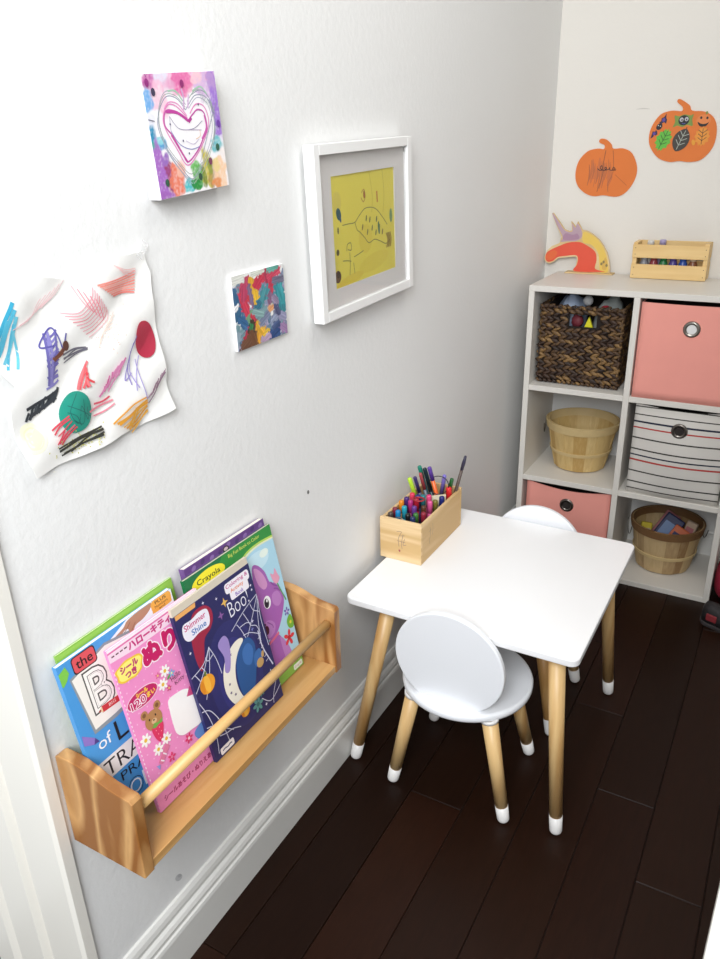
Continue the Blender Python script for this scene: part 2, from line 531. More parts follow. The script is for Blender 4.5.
# ================================================================== SETTING
D = 2.549; YF = 2.245; XO = .0474; DOOR = .47; XR = 1.55; CH = 2.45

fb = B(M['gap']); fb.box((-.3, -1.2, -.06), (XR, D + .05, -.004))
fb.use(M['floor'])
x = .546 - .1185 * 8; k = 0
joints = {7: 1.165 - .02, 8: 1.36 + .6, 9: 1.163, 6: 1.165, 5: 2.0}
xi = -.28
idx = 0
edges = [.546 + .1185 * j for j in range(-7, 9)]
jy = {-3: [1.165], -2: [.78, 1.9], -1: [1.62], 0: [1.36], 1: [1.163, 2.1], 2: [1.5]}
for j in range(-7, 9):
    a = .546 + .1185 * j; b = a + .1185
    cuts = jy.get(j, [random.uniform(.3, 1.0), random.uniform(1.2, 2.2)])
    ys = [-1.2] + [cuts[0] - 1.1] + cuts + [D + .05]
    for y0, y1 in zip(ys, ys[1:]):
        if y1 - y0 > .01:
            fb.box((max(a, -.3) + .0006, y0 + .0006, -.02), (min(b, XR) - .0006, y1 - .0006, 0), .0012, seg=1)
struct(fb.build('floor'))

def slab(name, a, b, mat):
    q = B(mat); q.box(a, b); return struct(q.build(name))
slab('wall_left', (-.12, DOOR + .012, 0), (0, D, CH), M['wall'])
slab('wall_back', (-.12, D, 0), (XR + .1, D + .1, CH), M['wall_back'])
slab('wall_right', (XR, DOOR + .012, 0), (XR + .1, D, CH), M['wall'])
slab('ceiling', (-.12, DOOR - .1, CH), (XR + .1, D + .1, CH + .08), M['ceil'])
slab('wall_front', (.79, DOOR + .012, 0), (XR, DOOR + .11, CH), M['wall'])

# moulded casing up the end of the left wall
def casing(name, x_edge, sgn):
    prof = [(0, 0), (0, .016), (.006, .020), (.080, .020), (.084, .012), (.090, .012), (.096, .026), (.150, .030), (.158, .022), (.166, .034), (.205, .036), (.21, .03), (.21, 0)]
    q = B(M['trim'])
    r0 = [Vector((x_edge - sgn * a, DOOR + .012 - b, 0)) for a, b in prof]
    r1 = [v + Vector((0, 0, 2.2)) for v in r0]
    q.rings([r0, r1], True, (True, True), False)
    return struct(q.build(name))
casing('trim_1', .006, 1)
casing('trim_2', .770, -1)

# baseboards
bprof = [(0, 0), (.019, 0), (.019, .078), (.0175, .084), (.0145, .086), (.0145, .092), (.016, .096), (.013, .103), (.0085, .107), (.0085, .112), (.010, .116), (.008, .125), (.004, .132), (0, .133)]
def baseboard(name, p0, p1, nrm):
    q = B(M['base'])
    n = Vector(nrm)
    q.rings([[Vector(p) + n * a + Vector((0, 0, z)) for a, z in bprof] for p in (p0, p1)], True, (True, True), False)
    return struct(q.build(name))
baseboard('baseboard_left', (0, DOOR + .012, 0), (0, D, 0), (1, 0, 0))
baseboard('baseboard_back', (.019, D, 0), (XR, D, 0), (0, -1, 0))
baseboard('baseboard_right', (XR, DOOR + .11, 0), (XR, D - .019, 0), (-1, 0, 0))

# marks on the paint (real smudges with their own outline)
wl = bpy.data.objects['wall_left']; wb = bpy.data.objects['wall_back']
pr = Print(wallT(0), eps=.0003)
pr.ell(111.4, 69.8, .35, .45, '#6b6c6c', .4)
pr.build('nail_mark', wl)
pr = Print(wallT(0), eps=.0003)
pr.ell(66.1, 16.6, .6, 1.0, '#c4c4c5', .7); pr.ell(66.3, 16.8, .3, .6, '#b2b2b4', .7)
pr.build('scuff_mark', wl)
pr = Print(backT(D), eps=.0003)
pr.line(sm([(23.6, 137.3), (25.6, 137.4), (27.4, 137.2)], 5), .35, '#cbc7c0', True)
pr.build('scuff_mark', wb)

# ================================================================== CUBE ORGANISER
t_, o_, d_ = .017, .281, .296
W_ = 2 * o_ + 3 * t_; H_ = 3 * o_ + 4 * t_
org = thing('cube_organizer', 'white six-compartment cube shelf standing in the corner against the back wall', 'shelf', (XO, YF, 0))
def panel(name, a, b):
    q = B(M['lam']); q.box(a, b, .001, seg=1); return q.build(name, org)
panel('side_panel', (0, 0, 0), (t_, d_, H_ - t_))
panel('side_panel', (W_ - t_, 0, 0), (W_, d_, H_ - t_))
panel('top_panel', (0, 0, H_ - t_), (W_, d_, H_))
panel('divider', (t_ + o_, 0, t_), (2 * t_ + o_, d_ - .006, H_ - t_))
panel('bottom_panel', (t_, 0, 0), (W_ - t_, d_, t_))
for k in (1, 2):
    for c in (0, 1):
        xa = t_ + c * (o_ + t_)
        panel('shelf', (xa, .001, k * (o_ + t_)), (xa + o_, d_ - .006, k * (o_ + t_) + t_))
q = B(M['lamback']); q.box((t_, d_ - .006, t_), (W_ - t_, d_ - .001, H_ - t_)); q.build('back_panel', org)
Z0, Z1, Z2, ZT = t_, o_ + 2 * t_, 2 * o_ + 3 * t_, H_
XA = XO + t_; XB = XO + 2 * t_ + o_

# ---- fabric bins
def fabric_bin(name, label, mat, loc, w, d, h, sag=0., bulge=0., gmat=None, gz=.205, rim=None):
    t = thing(name, label, 'storage bin', loc, group=None)
    q = B(mat)
    nx, nz = 16, 12
    th = .004
    # outer and inner skins, open on top, front sagging and bulging
    def pt(u, v, side, inset):
        # side 0 front,1 right,2 back,3 left
        i = inset
        X0, X1, Y0, Y1 = i, w - i, i, d - i
        top = h
        if side == 0:
            zz = v * (top - sag * math.sin(PI * u) ** 1.0)
            y = Y0 - bulge * math.sin(PI * u) * math.sin(PI * min(1, .12 + v * .85))
            return Vector((X0 + (X1 - X0) * u, y, i + zz - (i if v == 1 else i * v)))
        if side == 1: return Vector((X1, Y0 + (Y1 - Y0) * u, i + v * (top - i)))
        if side == 2: return Vector((X1 + (X0 - X1) * u, Y1, i + v * (top - i)))
        return Vector((X0, Y1 + (Y0 - Y1) * u, i + v * (top - i)))
    def skin(inset, mt):
        q.use(mt)
        rings = []
        for j in range(nz + 1):
            r = []
            for sd in range(4):
                for i in range(nx):
                    r.append(pt(i / nx, j / nz, sd, inset))
            rings.append(r)
        return rings
    ro = skin(0, mat); q.rings(ro, True, (True, False))
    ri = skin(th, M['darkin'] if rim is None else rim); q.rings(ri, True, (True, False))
    q.use(mat); q.rings([ro[-1], ri[-1]], True, (False, False))
    q.build('body', t, fix=True)
    # metal eyelet in the front panel
    hole = .0125
    gy = -bulge * math.sin(PI * min(1, .12 + gz / h * .85))
    g = B(gmat or M['steel'])
    prof = [(hole, .001), ((hole + .0215) / 2, .0045), (.0205, .003), (.0225, 0)]
    n = 28
    g.rings([[Vector((w / 2 + r * math.cos(2 * PI * k / n), gy - yy, gz + r * math.sin(2 * PI * k / n))) for k in range(n)] for r, yy in prof], True, (False, False))
    e = g.build('eyelet', t)
    g = B(M['lamback'] if gmat is None else M['darkin'])
    g.rings([[Vector((w / 2 + (hole + .0004) * math.cos(2 * PI * k / n), gy - .0008, gz + (hole + .0004) * math.sin(2 * PI * k / n))) for k in range(n)],
             [Vector((w / 2 + (hole + .0004) * math.cos(2 * PI * k / n), gy - .0014, gz + (hole + .0004) * math.sin(2 * PI * k / n))) for k in range(n)]], True, (True, True))
    g.build('eyelet_hole', e)
    return t
fabric_bin('fabric_bin', 'salmon pink fabric bin with round eyelet in the top right cubby', M['pinkbin'], (XB + .005, YF + .004, Z2 + .0005), o_ - .010, .27, .270, gz=.205, sag=.002)
fabric_bin('fabric_bin', 'salmon pink fabric bin with sagging rim in the bottom left cubby behind the play table', M['pinkbin'], (XA + .013, YF + .010, Z0 + .0005), o_ - .018, .27, .276, sag=.014, gmat=M['steeldark'], gz=.213)
HB = .277
wb_, na, rd, bk = '#d6d2cc', '#20253a', '#b5413c', '#3a3833'
def band(*L):
    out = [(0, wb_)]
    for t, h, w in L:
        out.append((t, h)); out.append((t + w, wb_))
    return out
SB = []
for t, h, w in [(.045, bk, .012), (.125, bk, .012), (.25, bk, .013), (.375, rd, .016), (.43, na, .018), (.50, bk, .012), (.625, bk, .013), (.735, rd, .018), (.80, na, .018), (.88, bk, .012), (.965, bk, .012)]:
    SB.append((t, h, w))
M['stripe'] = stripes('striped_cloth', band(*SB), HB)
fabric_bin('fabric_bin', 'white storage bin with red, navy and black stripes in the middle right cubby', M['stripe'], (XB + .020, YF + .012, Z1 + .0005), o_ - .026, .26, HB, bulge=.020, gmat=M['steeldark'], gz=.214, rim=M['darkin'], sag=.008)

# ---- woven banana-leaf basket with toys
bw, bd, bh = .247, .215, .236
bx, by = XO + .0245, YF + .040
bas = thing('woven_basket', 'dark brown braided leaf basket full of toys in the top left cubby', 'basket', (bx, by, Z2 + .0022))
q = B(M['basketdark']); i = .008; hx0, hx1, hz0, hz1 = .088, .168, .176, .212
# core walls, near-black for the shade between strands, with a handle opening in front
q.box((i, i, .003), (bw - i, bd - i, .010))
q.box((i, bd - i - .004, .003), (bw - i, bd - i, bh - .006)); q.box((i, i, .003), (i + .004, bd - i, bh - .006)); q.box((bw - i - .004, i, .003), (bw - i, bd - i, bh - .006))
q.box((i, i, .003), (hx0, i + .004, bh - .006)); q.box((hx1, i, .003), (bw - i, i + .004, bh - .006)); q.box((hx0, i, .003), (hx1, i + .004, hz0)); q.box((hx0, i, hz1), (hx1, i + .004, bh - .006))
q.build('shade_core', bas)
q = B(M['braid'])
rows = 10; rh = (bh - .012) / rows
def leaf(c, ax, out, ln, sg, wd):
    """one flattened strand of a braid, tilted in the wall plane"""
    ax = Vector(ax); out = Vector(out); up = Vector((0, 0, 1))
    d = (ax * math.cos(.45) + up * math.sin(.45) * sg).normalized(); s_ = out.cross(d)
    T = Matrix((d * ln, s_ * wd, out * .0045)).transposed().to_4x4()
    t = bmesh.new(); bmesh.ops.create_uvsphere(t, u_segments=7, v_segments=5, radius=1)
    q.merge(t, True, Matrix.Translation(Vector(c)) @ T)
for (p0, ax, out, L, front) in (((0, i - .003, 0), (1, 0, 0), (0, -1, 0), bw, True), ((bw - i + .003, 0, 0), (0, 1, 0), (1, 0, 0), bd, False), ((i - .003, 0, 0), (0, 1, 0), (-1, 0, 0), bd, False), ((0, bd - i + .003, 0), (1, 0, 0), (0, 1, 0), bw, False)):
    step = .0205; n = int((L - .008) / step)
    for r in range(rows):
        z = .0125 + rh * (r + .5)
        for k in range(n + 1):
            s = .0115 + k * (L - .023) / n + random.uniform(-.002, .002)
            for sg in (-1, 1):
                c = Vector(p0) + Vector(ax) * s + Vector((0, 0, z + sg * rh * .26 + random.uniform(-.001, .001)))
                if front and hx0 - .008 < c.x < hx1 + .008 and hz0 - .006 < c.z < hz1 + .004: continue
                leaf(c, ax, out, .0165 * random.uniform(.9, 1.15), sg, .0058 * random.uniform(.8, 1.25))
q.build('braided_wall', bas)
for zz, nm_ in ((bh - .005, 'rim'), (.0055, 'bottom_rim')):
    q = B(M['braid'])
    for k in range(64):
        tt = k / 64 * 2 * (bw + bd)
        if tt < bw: c = (min(max(tt, .007), bw - .007), .004, zz)
        elif tt < bw + bd: c = (bw - .004, tt - bw, zz)
        elif tt < 2 * bw + bd: c = (2 * bw + bd - tt, bd - .004, zz)
        else: c = (.004, 2 * (bw + bd) - tt, zz)
        ax = (1, 0, 0) if (tt < bw or bw + bd <= tt < 2 * bw + bd) else (0, 1, 0)
        T = Matrix.Rotation(.5, 4, 'Y' if ax[0] else 'X')
        q.ball(c, (.0088, .0045, .0045) if ax[0] else (.0045, .0088, .0045), 8, 6, T)
    q.build(nm_, bas)

def blob(name, label, cat, c, r, mat, seed, amp=.12, group=None, u=16, v=12):
    q = B(mat); rnd = random.Random(seed); t = bmesh.new()
    bmesh.ops.create_uvsphere(t, u_segments=u, v_segments=v, radius=1)
    ph = [rnd.uniform(0, 6) for _ in range(6)]
    for w in t.verts:
        n = w.co.copy(); f = 1 + amp * (math.sin(4 * n.x + ph[0]) * math.sin(5 * n.y + ph[1]) + .6 * math.sin(9 * n.z + ph[2]) * math.sin(8 * n.x + ph[3]))
        w.co = Vector((n.x * r[0] * f, n.y * r[1] * f, n.z * r[2] * f))
    q.merge(t, True); o = q.build(name, loc=c)
    return tag(o, label, cat, group)
zb = Z2 + .011
m_blue = plain('frosted_blue_plastic', '#b4c4de', .35, .15, 25)
m_grey = plain('grey_plastic_bag', '#b2bab8', .35, .2, 25)
m_red = plain('toy_red', '#b02436', .45); m_wh = plain('toy_white', '#d5d6d8', .45); m_ye = plain('toy_yellow', '#dbd51e', .5); m_mar = plain('toy_maroon', '#6d2530', .6)
blob('toy_pouch', 'blue and clear crumpled pouch at the left inside the woven basket', 'pouch', (bx + .066, by + .115, zb + .172), (.046, .055, .072), m_blue, 3)
blob('toy_pouch', 'grey crumpled plastic bag at the right inside the woven basket', 'bag', (bx + .180, by + .120, zb + .160), (.046, .055, .080), m_grey, 5)
q = B(m_wh); q.ball((0, 0, 0), .014); tag(q.build('toy_ball', loc=(bx + .112, by + .035, zb + .209)), 'small white ball behind the rim near the middle of the woven basket', 'ball')
q = B(m_wh); q.ball((0, 0, 0), .015); tag(q.build('toy_ball', loc=(bx + .122, by + .078, zb + .232)), 'white ball highest on the heap in the woven basket', 'ball')
q = B(m_wh); q.ball((0, 0, 0), .016); tag(q.build('toy_ball', loc=(bx + .068, by + .034, zb + .206)), 'pale ball beside the blue pouch in the woven basket', 'ball')
q = B(m_red); q.ball((0, 0, 0), (.016, .012, .014)); tag(q.build('toy_ball', loc=(bx + .182, by + .044, zb + .214)), 'red ball at the right rim of the woven basket', 'ball')
q = B(m_ye); q.prism([(-.014, -.016), (.014, -.016), (0, .02)], -.006, .006, .0015, Matrix.Rotation(PI / 2, 4, 'X')); tag(q.build('toy_block', loc=(bx + .143, by + .022, zb + .177)), 'yellow triangular block showing through the handle hole of the woven basket', 'toy block')
blob('toy_block', 'maroon toy showing through the handle hole of the woven basket', 'toy', (bx + .105, by + .034, zb + .178), (.018, .014, .02), m_mar, 9)

# ---- bushel baskets
def bushel(label, loc, rb, rt, h, ms, mh, mh2, rot=0, n=18):
    t = thing('bushel_basket', label, 'basket', loc, (0, 0, rot))
    q = B(ms)
    for k in range(n):           # overlapping thin staves, bending under at the base
        a0 = 2 * PI * k / n - .02; a1 = 2 * PI * (k + 1) / n + .03
        dr = .0012 * (k % 2)
        rings = []
        for j in range(7):
            f = j / 6
            if j == 0: r, z = rb - .010, .001
            else:
                z = .004 + (h - .004) * (f - 1 / 6) * 1.2
                r = rb + (rt - rb) * ((z / h) ** .85)
            rings.append([(r + dr, z)])
        mm = 5
        out_r, in_r = [], []
        for [(r, z)] in rings:
            out_r.append([Vector((r * math.cos(a0 + (a1 - a0) * i / mm), r * math.sin(a0 + (a1 - a0) * i / mm), z)) for i in range(mm + 1)])
            r2 = r - .0022
            in_r.append([Vector((r2 * math.cos(a0 + (a1 - a0) * i / mm), r2 * math.sin(a0 + (a1 - a0) * i / mm), z + .0005)) for i in range(mm + 1)])
        loops = [o + i_[::-1] for o, i_ in zip(out_r, in_r)]
        q.rings(loops, True, (True, True), False)
    q.lathe([(.001, .001), (rb - .004, .001), (rb - .004, .005), (.001, .005)], n=24, cap=(False, False))
    q.build('stave_wall', t)
    def hoopband(z0, z1, mat, name, th=.003, ins=0):
        q = B(mat)
        R = lambda z: rb + (rt - rb) * ((z / h) ** .85) + .0018 - ins
        q.lathe([(R(z0), z0), (R(z0) + th, z0 + .001), (R(z1) + th, z1 - .001), (R(z1), z1)], n=48, cap=(False, False), smooth=False)
        q.rings([[Vector((R(z) * math.cos(2 * PI * k / 48), R(z) * math.sin(2 * PI * k / 48), z)) for k in range(48)] for z in (z1, z0)], True, (False, False))
        return q.build(name, t)
    hoopband(h - .024, h + .002, mh, 'rim_hoop', .004)
    hoopband(h - .022, h + .0015, mh, 'inner_hoop', .002, .006)
    hoopband(h * .36, h * .36 + .012, mh2, 'middle_hoop')
    R = rt + .006
    for sg in (-1, 1):
        q = B(M['wire']); pts = []
        for k in range(13):
            a = -.9 + 1.8 * k / 12
            pts.append((sg * (R + .002 + .0 * k), .036 * math.sin(a) / math.sin(.9), h - .012 - .040 * (math.cos(a) - math.cos(.9)) / (1 - math.cos(.9))))
        q.tube(pts, .0014, 6); q.build('wire_handle', t)
    return t
bushel('empty light wood bushel basket in the middle left cubby', (XO + .154, YF + .160, Z1 + .0005), .078, .110, .157, M['stave'], M['hoop'], M['hoop'], .2)
bushel('aged bushel basket with brown rim holding small packets in the bottom right cubby', (XO + .450, YF + .163, Z0 + .0005), .080, .107, .156, M['stavedark'], M['hoopdark'], M['hoop'], .35)
kx, ky, kz = XO + .450, YF + .163, Z0 + .007
def packet(label, cat, c, size, rot, mat, mat2, name='snack_packet'):
    t = thing(name, label, cat, c, rot)
    q = B(mat); q.box([-s / 2 for s in size], [s / 2 for s in size], .004); q.build('pouch', t)
    q = B(mat2); q.box((-size[0] * .36, -size[1] / 2 - .0006, -size[2] * .2), (size[0] * .36, -size[1] / 2 + .001, size[2] * .30)); q.build('printed_panel', t)
    return t
m_navy = plain('packet_navy', '#1d2552', .4); m_lb = plain('packet_blue', '#6b83ab', .45); m_or = plain('packet_orange', '#c8643a', .5)
m_tan = plain('packet_tan', '#b39c86', .6); m_yel = plain('packet_yellow', '#c8b22c', .5); m_pk = plain('packet_pink', '#a8666a', .5)
packet('blue box with pale panel leaning in the middle of the aged bushel basket', 'packet', (kx - .004, ky + .004, kz + .102), (.062, .018, .125), (-.42, .5, .0), m_navy, m_lb)
packet('orange packet under the blue box in the aged bushel basket', 'packet', (kx + .026, ky - .030, kz + .090), (.05, .012, .11), (-.42, .5, .0), m_or, m_navy)
packet('tan packet at the right of the aged bushel basket', 'packet', (kx + .064, ky + .010, kz + .108), (.034, .018, .090), (-.2, .2, -.3), m_tan, m_pk)
packet('yellow packet at the left of the aged bushel basket', 'packet', (kx - .0625, ky - .008, kz + .084), (.034, .016, .09), (-.3, .1, .3), m_yel, m_tan)
packet('rose packet between the yellow packet and the blue box in the aged bushel basket', 'packet', (kx - .016, ky + .043, kz + .098), (.05, .012, .12), (-.42, .5, .0), m_pk, m_tan)

# ================================================================== ON TOP OF THE ORGANISER
# unicorn cut-out
uy = D - .022
uni = thing('unicorn_cutout', 'painted wooden unicorn head cutout standing on the white cube shelf in the corner', 'unicorn ornament', (0, uy, ZT))
dv = -91.55
head = [(.5, 96.1), (1.2, 98), (2.6, 99.4), (5, 100.4), (5.5, 102.3), (3.6, 105.8), (1.9, 109.2), (2.4, 109.4), (4.4, 107), (6.3, 104.6), (7.6, 104.1), (8.7, 104.3), (8.2, 107.0), (9.0, 106.2), (9.7, 105.4), (10.2, 107), (11, 105.8), (11.75, 104.6), (13.6, 104.2), (15.3, 103.3), (17.2, 101.9), (18.7, 100.1), (20, 98), (20.8, 95.7), (21.2, 94), (21.3, 91.9), (10.1, 91.8), (10.7, 94), (10.95, 95.7), (10.5, 96.5), (8, 96.2), (5, 95.8), (3.6, 94.6), (2.3, 94), (1.2, 94.3), (.6, 95)]
ol = [(x / 100, (y + dv) / 100) for x, y in head]
q = B(M['ply']); q.prism(ol, 0, .006, 0, Matrix.Rotation(PI / 2, 4, 'X')); q.build('head', uni)
pr = Print(backT(-.006) @ Matrix.Translation((0, dv / 100, 0)))
w = lambda L: sm(L, 4, True)
pr.poly(w([(5.3, 100.8), (5.9, 102.2), (3.9, 105.6), (2.1, 109), (2.4, 109.1), (4.5, 106.5), (6.5, 104.2), (8.8, 104), (8.5, 106.4), (9.6, 105.1), (10.2, 106.4), (11.6, 104.3), (11.8, 102.4), (10.2, 101.2), (7.5, 101)]), '#b59aa8')
pr.poly(w([(6, 101.6), (6.6, 103.4), (9, 103), (10.4, 103.4), (11, 101.9), (8, 101.3)]), '#a8849c')
pr.poly(w([(12.3, 103.9), (14.8, 103.2), (17.1, 101.5), (19.3, 98.4), (20.5, 95), (20.7, 92.3), (18.6, 92.2), (17.9, 95), (17.2, 98), (15, 100.2), (12.4, 100.9)]), '#e3c25c')
pr.poly(w([(18.9, 94.6), (19.6, 96.6), (20.3, 95), (20.2, 93), (19, 93)]), '#d3ad57')
pr.poly(w([(.8, 96), (1.5, 97.7), (4.5, 99.3), (7.8, 100.6), (11, 100.9), (13.2, 100.2), (16.3, 98.2), (17, 95.6), (16.8, 93), (19.8, 92.3), (10.5, 92), (11, 94), (11.2, 96), (10.3, 96.9), (7.6, 96.6), (4.8, 96.1), (3.2, 94.8), (1.5, 94.6)]), '#e0543c')
pr.poly(w([(1, 96), (1.7, 97.3), (3.6, 98.2), (4.6, 97.2), (3.2, 95.4), (1.7, 95)]), '#e2693a')
for x_, y_ in ((19.2, 95.2), (20.2, 94.2), (18.6, 94.6)): pr.ell(x_, y_, .35, .45, '#8a7a4e')
pr.build('paint', uni)
q = B(M['ply']); q.box((.078, -.026, 0), (.226, .012, .004), .001)
q.build('base_plate', uni)

# paint crate
cx0, cx1, cyf = XO + .238, XO + .446, D - .078
cr = thing('paint_crate', 'small slatted pine crate of paint bottles on top of the white cube shelf', 'crate', (cx0, cyf, ZT))
cw, cd, chh = cx1 - cx0, .070, .104
for xa in (0, cw - .012):
    q = B(M['crate']); q.box((xa, .004, 0), (xa + .012, cd - .004, chh), .001); q.build('end_panel', cr)
for za, zb_ in ((.001, .042), (.060, .098)):
    q = B(M['crate']); q.box((-.001, 0, za), (cw + .001, .005, zb_), .001, seg=1)
    q.use(ink('#6d4a28'))
    for xx in (.007, cw - .007):
        for zz in (za + .010, zb_ - .010): q.ball((xx, -.0002, zz), (.0014, .0005, .0014), 6, 4)
    q.build('front_slat', cr)
    q = B(M['crate']); q.box((-.001, cd - .005, za), (cw + .001, cd, zb_ + .006), .001, seg=1); q.build('back_slat', cr)
q = B(M['crate']); q.box((.012, .005, .002), (cw - .012, cd - .005, .006)); q.build('bottom_board', cr)
def jar(label, x, y, z, col, capc, lay=False, h=.056):
    t = thing('paint_bottle', label, 'paint bottle', (x, y, z), (0, 0, 0), None)
    q = B(plain('paint_' + col.lstrip('#'), col, .3)); q.lathe([(.011, 0), (.0125, .002), (.0125, h - .012), (.009, h - .004), (.008, h)], n=18); q.build('body', t)
    q = B(plain('cap_' + capc.lstrip('#'), capc, .35)); q.lathe([(.0095, h - .003), (.0095, h + .010), (.008, h + .012)], n=18); q.build('cap', t)
for k, (col, nm, capc) in enumerate([('#7e7f86', 'grey', '#9fa0a6'), ('#84313b', 'dark red', '#8a3a42'), ('#1d6a3a', 'green', '#217a44'), ('#4a3c84', 'purple', '#54469a'), ('#2a4d9c', 'blue', '#2d55b0'), ('#7a4a30', 'brown', '#cbb9a4')]):
    jar(nm + ' paint bottle seen through the gap of the slatted crate', cx0 + .032 + k * .0272, cyf + .020, ZT + .0062, col, capc, h=.050)
jar('white topped paint bottle rising at the back left of the slatted crate', cx0 + .040, cyf + .049, ZT + .0062, '#cfcdc8', '#d8d6d2', h=.087)
jar('lilac topped paint bottle rising behind the front slat of the crate', cx0 + .074, cyf + .049, ZT + .0062, '#a59cc0', '#a79dc6', h=.090)

# foam pumpkins on the back wall
def pumpkin(label, outline):
    t = thing('foam_pumpkin', label, 'paper pumpkin', (0, D, 0))
    P = sm(outline, 4, True)
    q = B(M['foam']); q.prism([(x / 100, y / 100) for x, y in P], 0, .003, 0, Matrix.Rotation(PI / 2, 4, 'X')); q.build('cutout', t)
    return t, Print(backT(-.003))
p1 = [(7.62, 119.9), (8.31, 123.7), (10.75, 126.4), (13.67, 127.1), (15.49, 126.96), (15.6, 128.0), (14.3, 128.6), (13.9, 129.2), (14.5, 129.8), (16.05, 129.5), (17.6, 128.2), (18.3, 127.0), (21.1, 127), (23.8, 125.6), (25.6, 121.9), (25.4, 118.5), (23.4, 115.1), (20.6, 113.6), (16.6, 114), (13.9, 113.7), (11.2, 114.5), (8.6, 116.7)]
t, pr = pumpkin('orange pumpkin cutout with dark crayon scribble on the back wall above the unicorn', p1)
rnd = random.Random(2)
for a_, b_, w_s in (((12.6, 124.2), (12.4, 117.4), 1.5), ((14.6, 124.6), (14.2, 118.4), 1.4), ((16.2, 123), (15.4, 117), 1.1), ((18.0, 121.4), (17.6, 116.6), 1.5), ((13.4, 121.6), (13.0, 118.6), 1.8)):
    pr.line(sm([a_, ((a_[0] + b_[0]) / 2 + .3, (a_[1] + b_[1]) / 2), b_], 6), w_s, rnd.choice(['#cc6f3a', '#c46a3b', '#d0743b']), True)
for k in range(11):
    x_ = 11.6 + k * .62; a = 124.6 - rnd.uniform(0, 2.5); b = 117.6 - rnd.uniform(-1.5, 2)
    pr.line(sm([(x_, a), (x_ + .35, (a + b) / 2), (x_ - .1, b)], 5), .5, rnd.choice(['#bd6839', '#b3633a', '#c66d39']), True)
pr.line(sm([(16.2, 126.6), (15.8, 123), (15.9, 120), (14.6, 115)], 5), .18, '#8f5334')
pr.line(sm([(18.3, 126.5), (18.9, 122), (18.6, 119.5), (17.7, 117.4), (17.9, 115)], 5), .14, '#9c5a36')
pr.line(sm([(19.6, 119.8), (21.5, 118.2), (23.2, 116.8)], 5), .2, '#c26631')
pr.line(sm([(14.2, 121.6), (14.8, 121.1), (15.6, 121.2), (15.4, 122.4), (15.0, 121.6), (16.2, 121.0), (16.9, 121.6), (16.4, 121.9), (16.6, 121.1), (17.6, 121.4), (17.8, 121.9), (17.9, 121.1), (19.4, 121.2), (18.9, 121.9), (18.7, 121.2), (19.7, 121.1)], 4), .22, '#3e2d28')
pr.build('crayon_marks', t)
p2 = [(28.05, 129.65), (28.5, 132.6), (30.5, 135.6), (33.4, 136.5), (36.1, 136.3), (36.2, 137.3), (34.9, 138.4), (34.6, 139), (35.1, 139.4), (36.4, 138.8), (38.1, 137.6), (38.9, 136.3), (42.3, 135.9), (44.8, 134.2), (45.96, 131.1), (45.6, 126.9), (43.1, 123.7), (39.95, 123), (37.2, 123.3), (34.5, 123.1), (31.3, 124.2), (28.8, 127)]
t, pr = pumpkin('orange pumpkin cutout with leaf and bat stickers high on the back wall', p2)
# bat sticker
pr.poly([(32.2, 135.9), (31.6, 134.9), (31, 134.7), (30.9, 133.9), (30.4, 133.6), (31.0, 133.2), (31.8, 133.6), (32.3, 133.2), (32.5, 134.2), (32.2, 134.8)], '#2a2143')
pr.poly([(28.5, 129.4), (28.8, 130.6), (28.9, 131.3), (29.5, 131.2), (29.8, 131.7), (30.2, 131.2), (30.3, 130.5), (29.8, 130.2), (29.4, 130.4), (29.2, 129.8)], '#2a2143')
pr.ell(30.6, 132.5, .95, .75, '#16131d', .9); pr.ell(31.6, 134.2, .4, .5, '#5a3f9c'); pr.ell(29.4, 130.7, .4, .4, '#5a3f9c')
pr.ell(30.3, 132.8, .14, .14, '#d6d6d6'); pr.ell(30.9, 132.6, .14, .14, '#d6d6d6')
# spider on green felt
pr.poly(sm([(34.4, 135.2), (35.6, 135), (37, 135.4), (38.6, 135.1), (39.4, 135.4), (39.2, 134), (39.5, 132.4), (38, 132.7), (36.8, 132.2), (35.4, 132.6), (34.3, 132.2), (34.7, 133.6)], 4, True), '#76903f')
pr.ell(37, 133.9, 1.45, 1.3, '#17151c', 0, 20); pr.ell(36.4, 134.1, .5, .55, '#b9b6bb'); pr.ell(37.7, 134.2, .5, .55, '#b9b6bb'); pr.ell(36.5, 134, .2, .24, '#101014'); pr.ell(37.7, 134.1, .2, .24, '#101014'); pr.line(sm([(36.6, 133.2), (37, 133), (37.5, 133.2)], 4), .12, '#4b58b0')
# pumpkin face
pr.ell(42.2, 133.7, 1.9, 1.5, '#df8142', 0, 20)
pr.poly(sm([(40.7, 133.4), (41.6, 132.9), (42.6, 132.8), (43.6, 133.2), (43.9, 133.7), (43.2, 132.4), (42.2, 132.1), (41.2, 132.4)], 3, True), '#1d1512')
pr.ell(41.5, 134.4, .3, .35, '#1d1512'); pr.ell(43.1, 134.3, .3, .35, '#1d1512'); pr.ell(42.8, 135.6, .3, .4, '#7a8a3a')
# leaves
def leafp(cx, cy, w_, h_, rot, col, vein, lob=0):
    P = []
    for i in range(24):
        a = 2 * PI * i / 24; r = 1 + (.12 * math.cos(i * PI) if lob else 0)
        x_ = w_ * math.sin(a) * (abs(math.sin(a)) ** .4) * r; y_ = h_ * math.cos(a) * r
        P.append((cx + x_ * math.cos(rot) - y_ * math.sin(rot), cy + x_ * math.sin(rot) + y_ * math.cos(rot)))
    pr.fan(P, col, 1)
    f = lambda x_, y_: (cx + x_ * math.cos(rot) - y_ * math.sin(rot), cy + x_ * math.sin(rot) + y_ * math.cos(rot))
    L = [[f(0, -h_ * .85), f(0, h_ * .85)]]
    for k in (-.45, -.05, .35):
        for sg in (-1, 1): L.append([f(0, k * h_), f(sg * w_ * .6, (k + .35) * h_)])
    pr.lines(L, .16, vein)
leafp(32.1, 129, 2.0, 2.9, -.42, '#5fb53a', '#1f4a1f', 1)
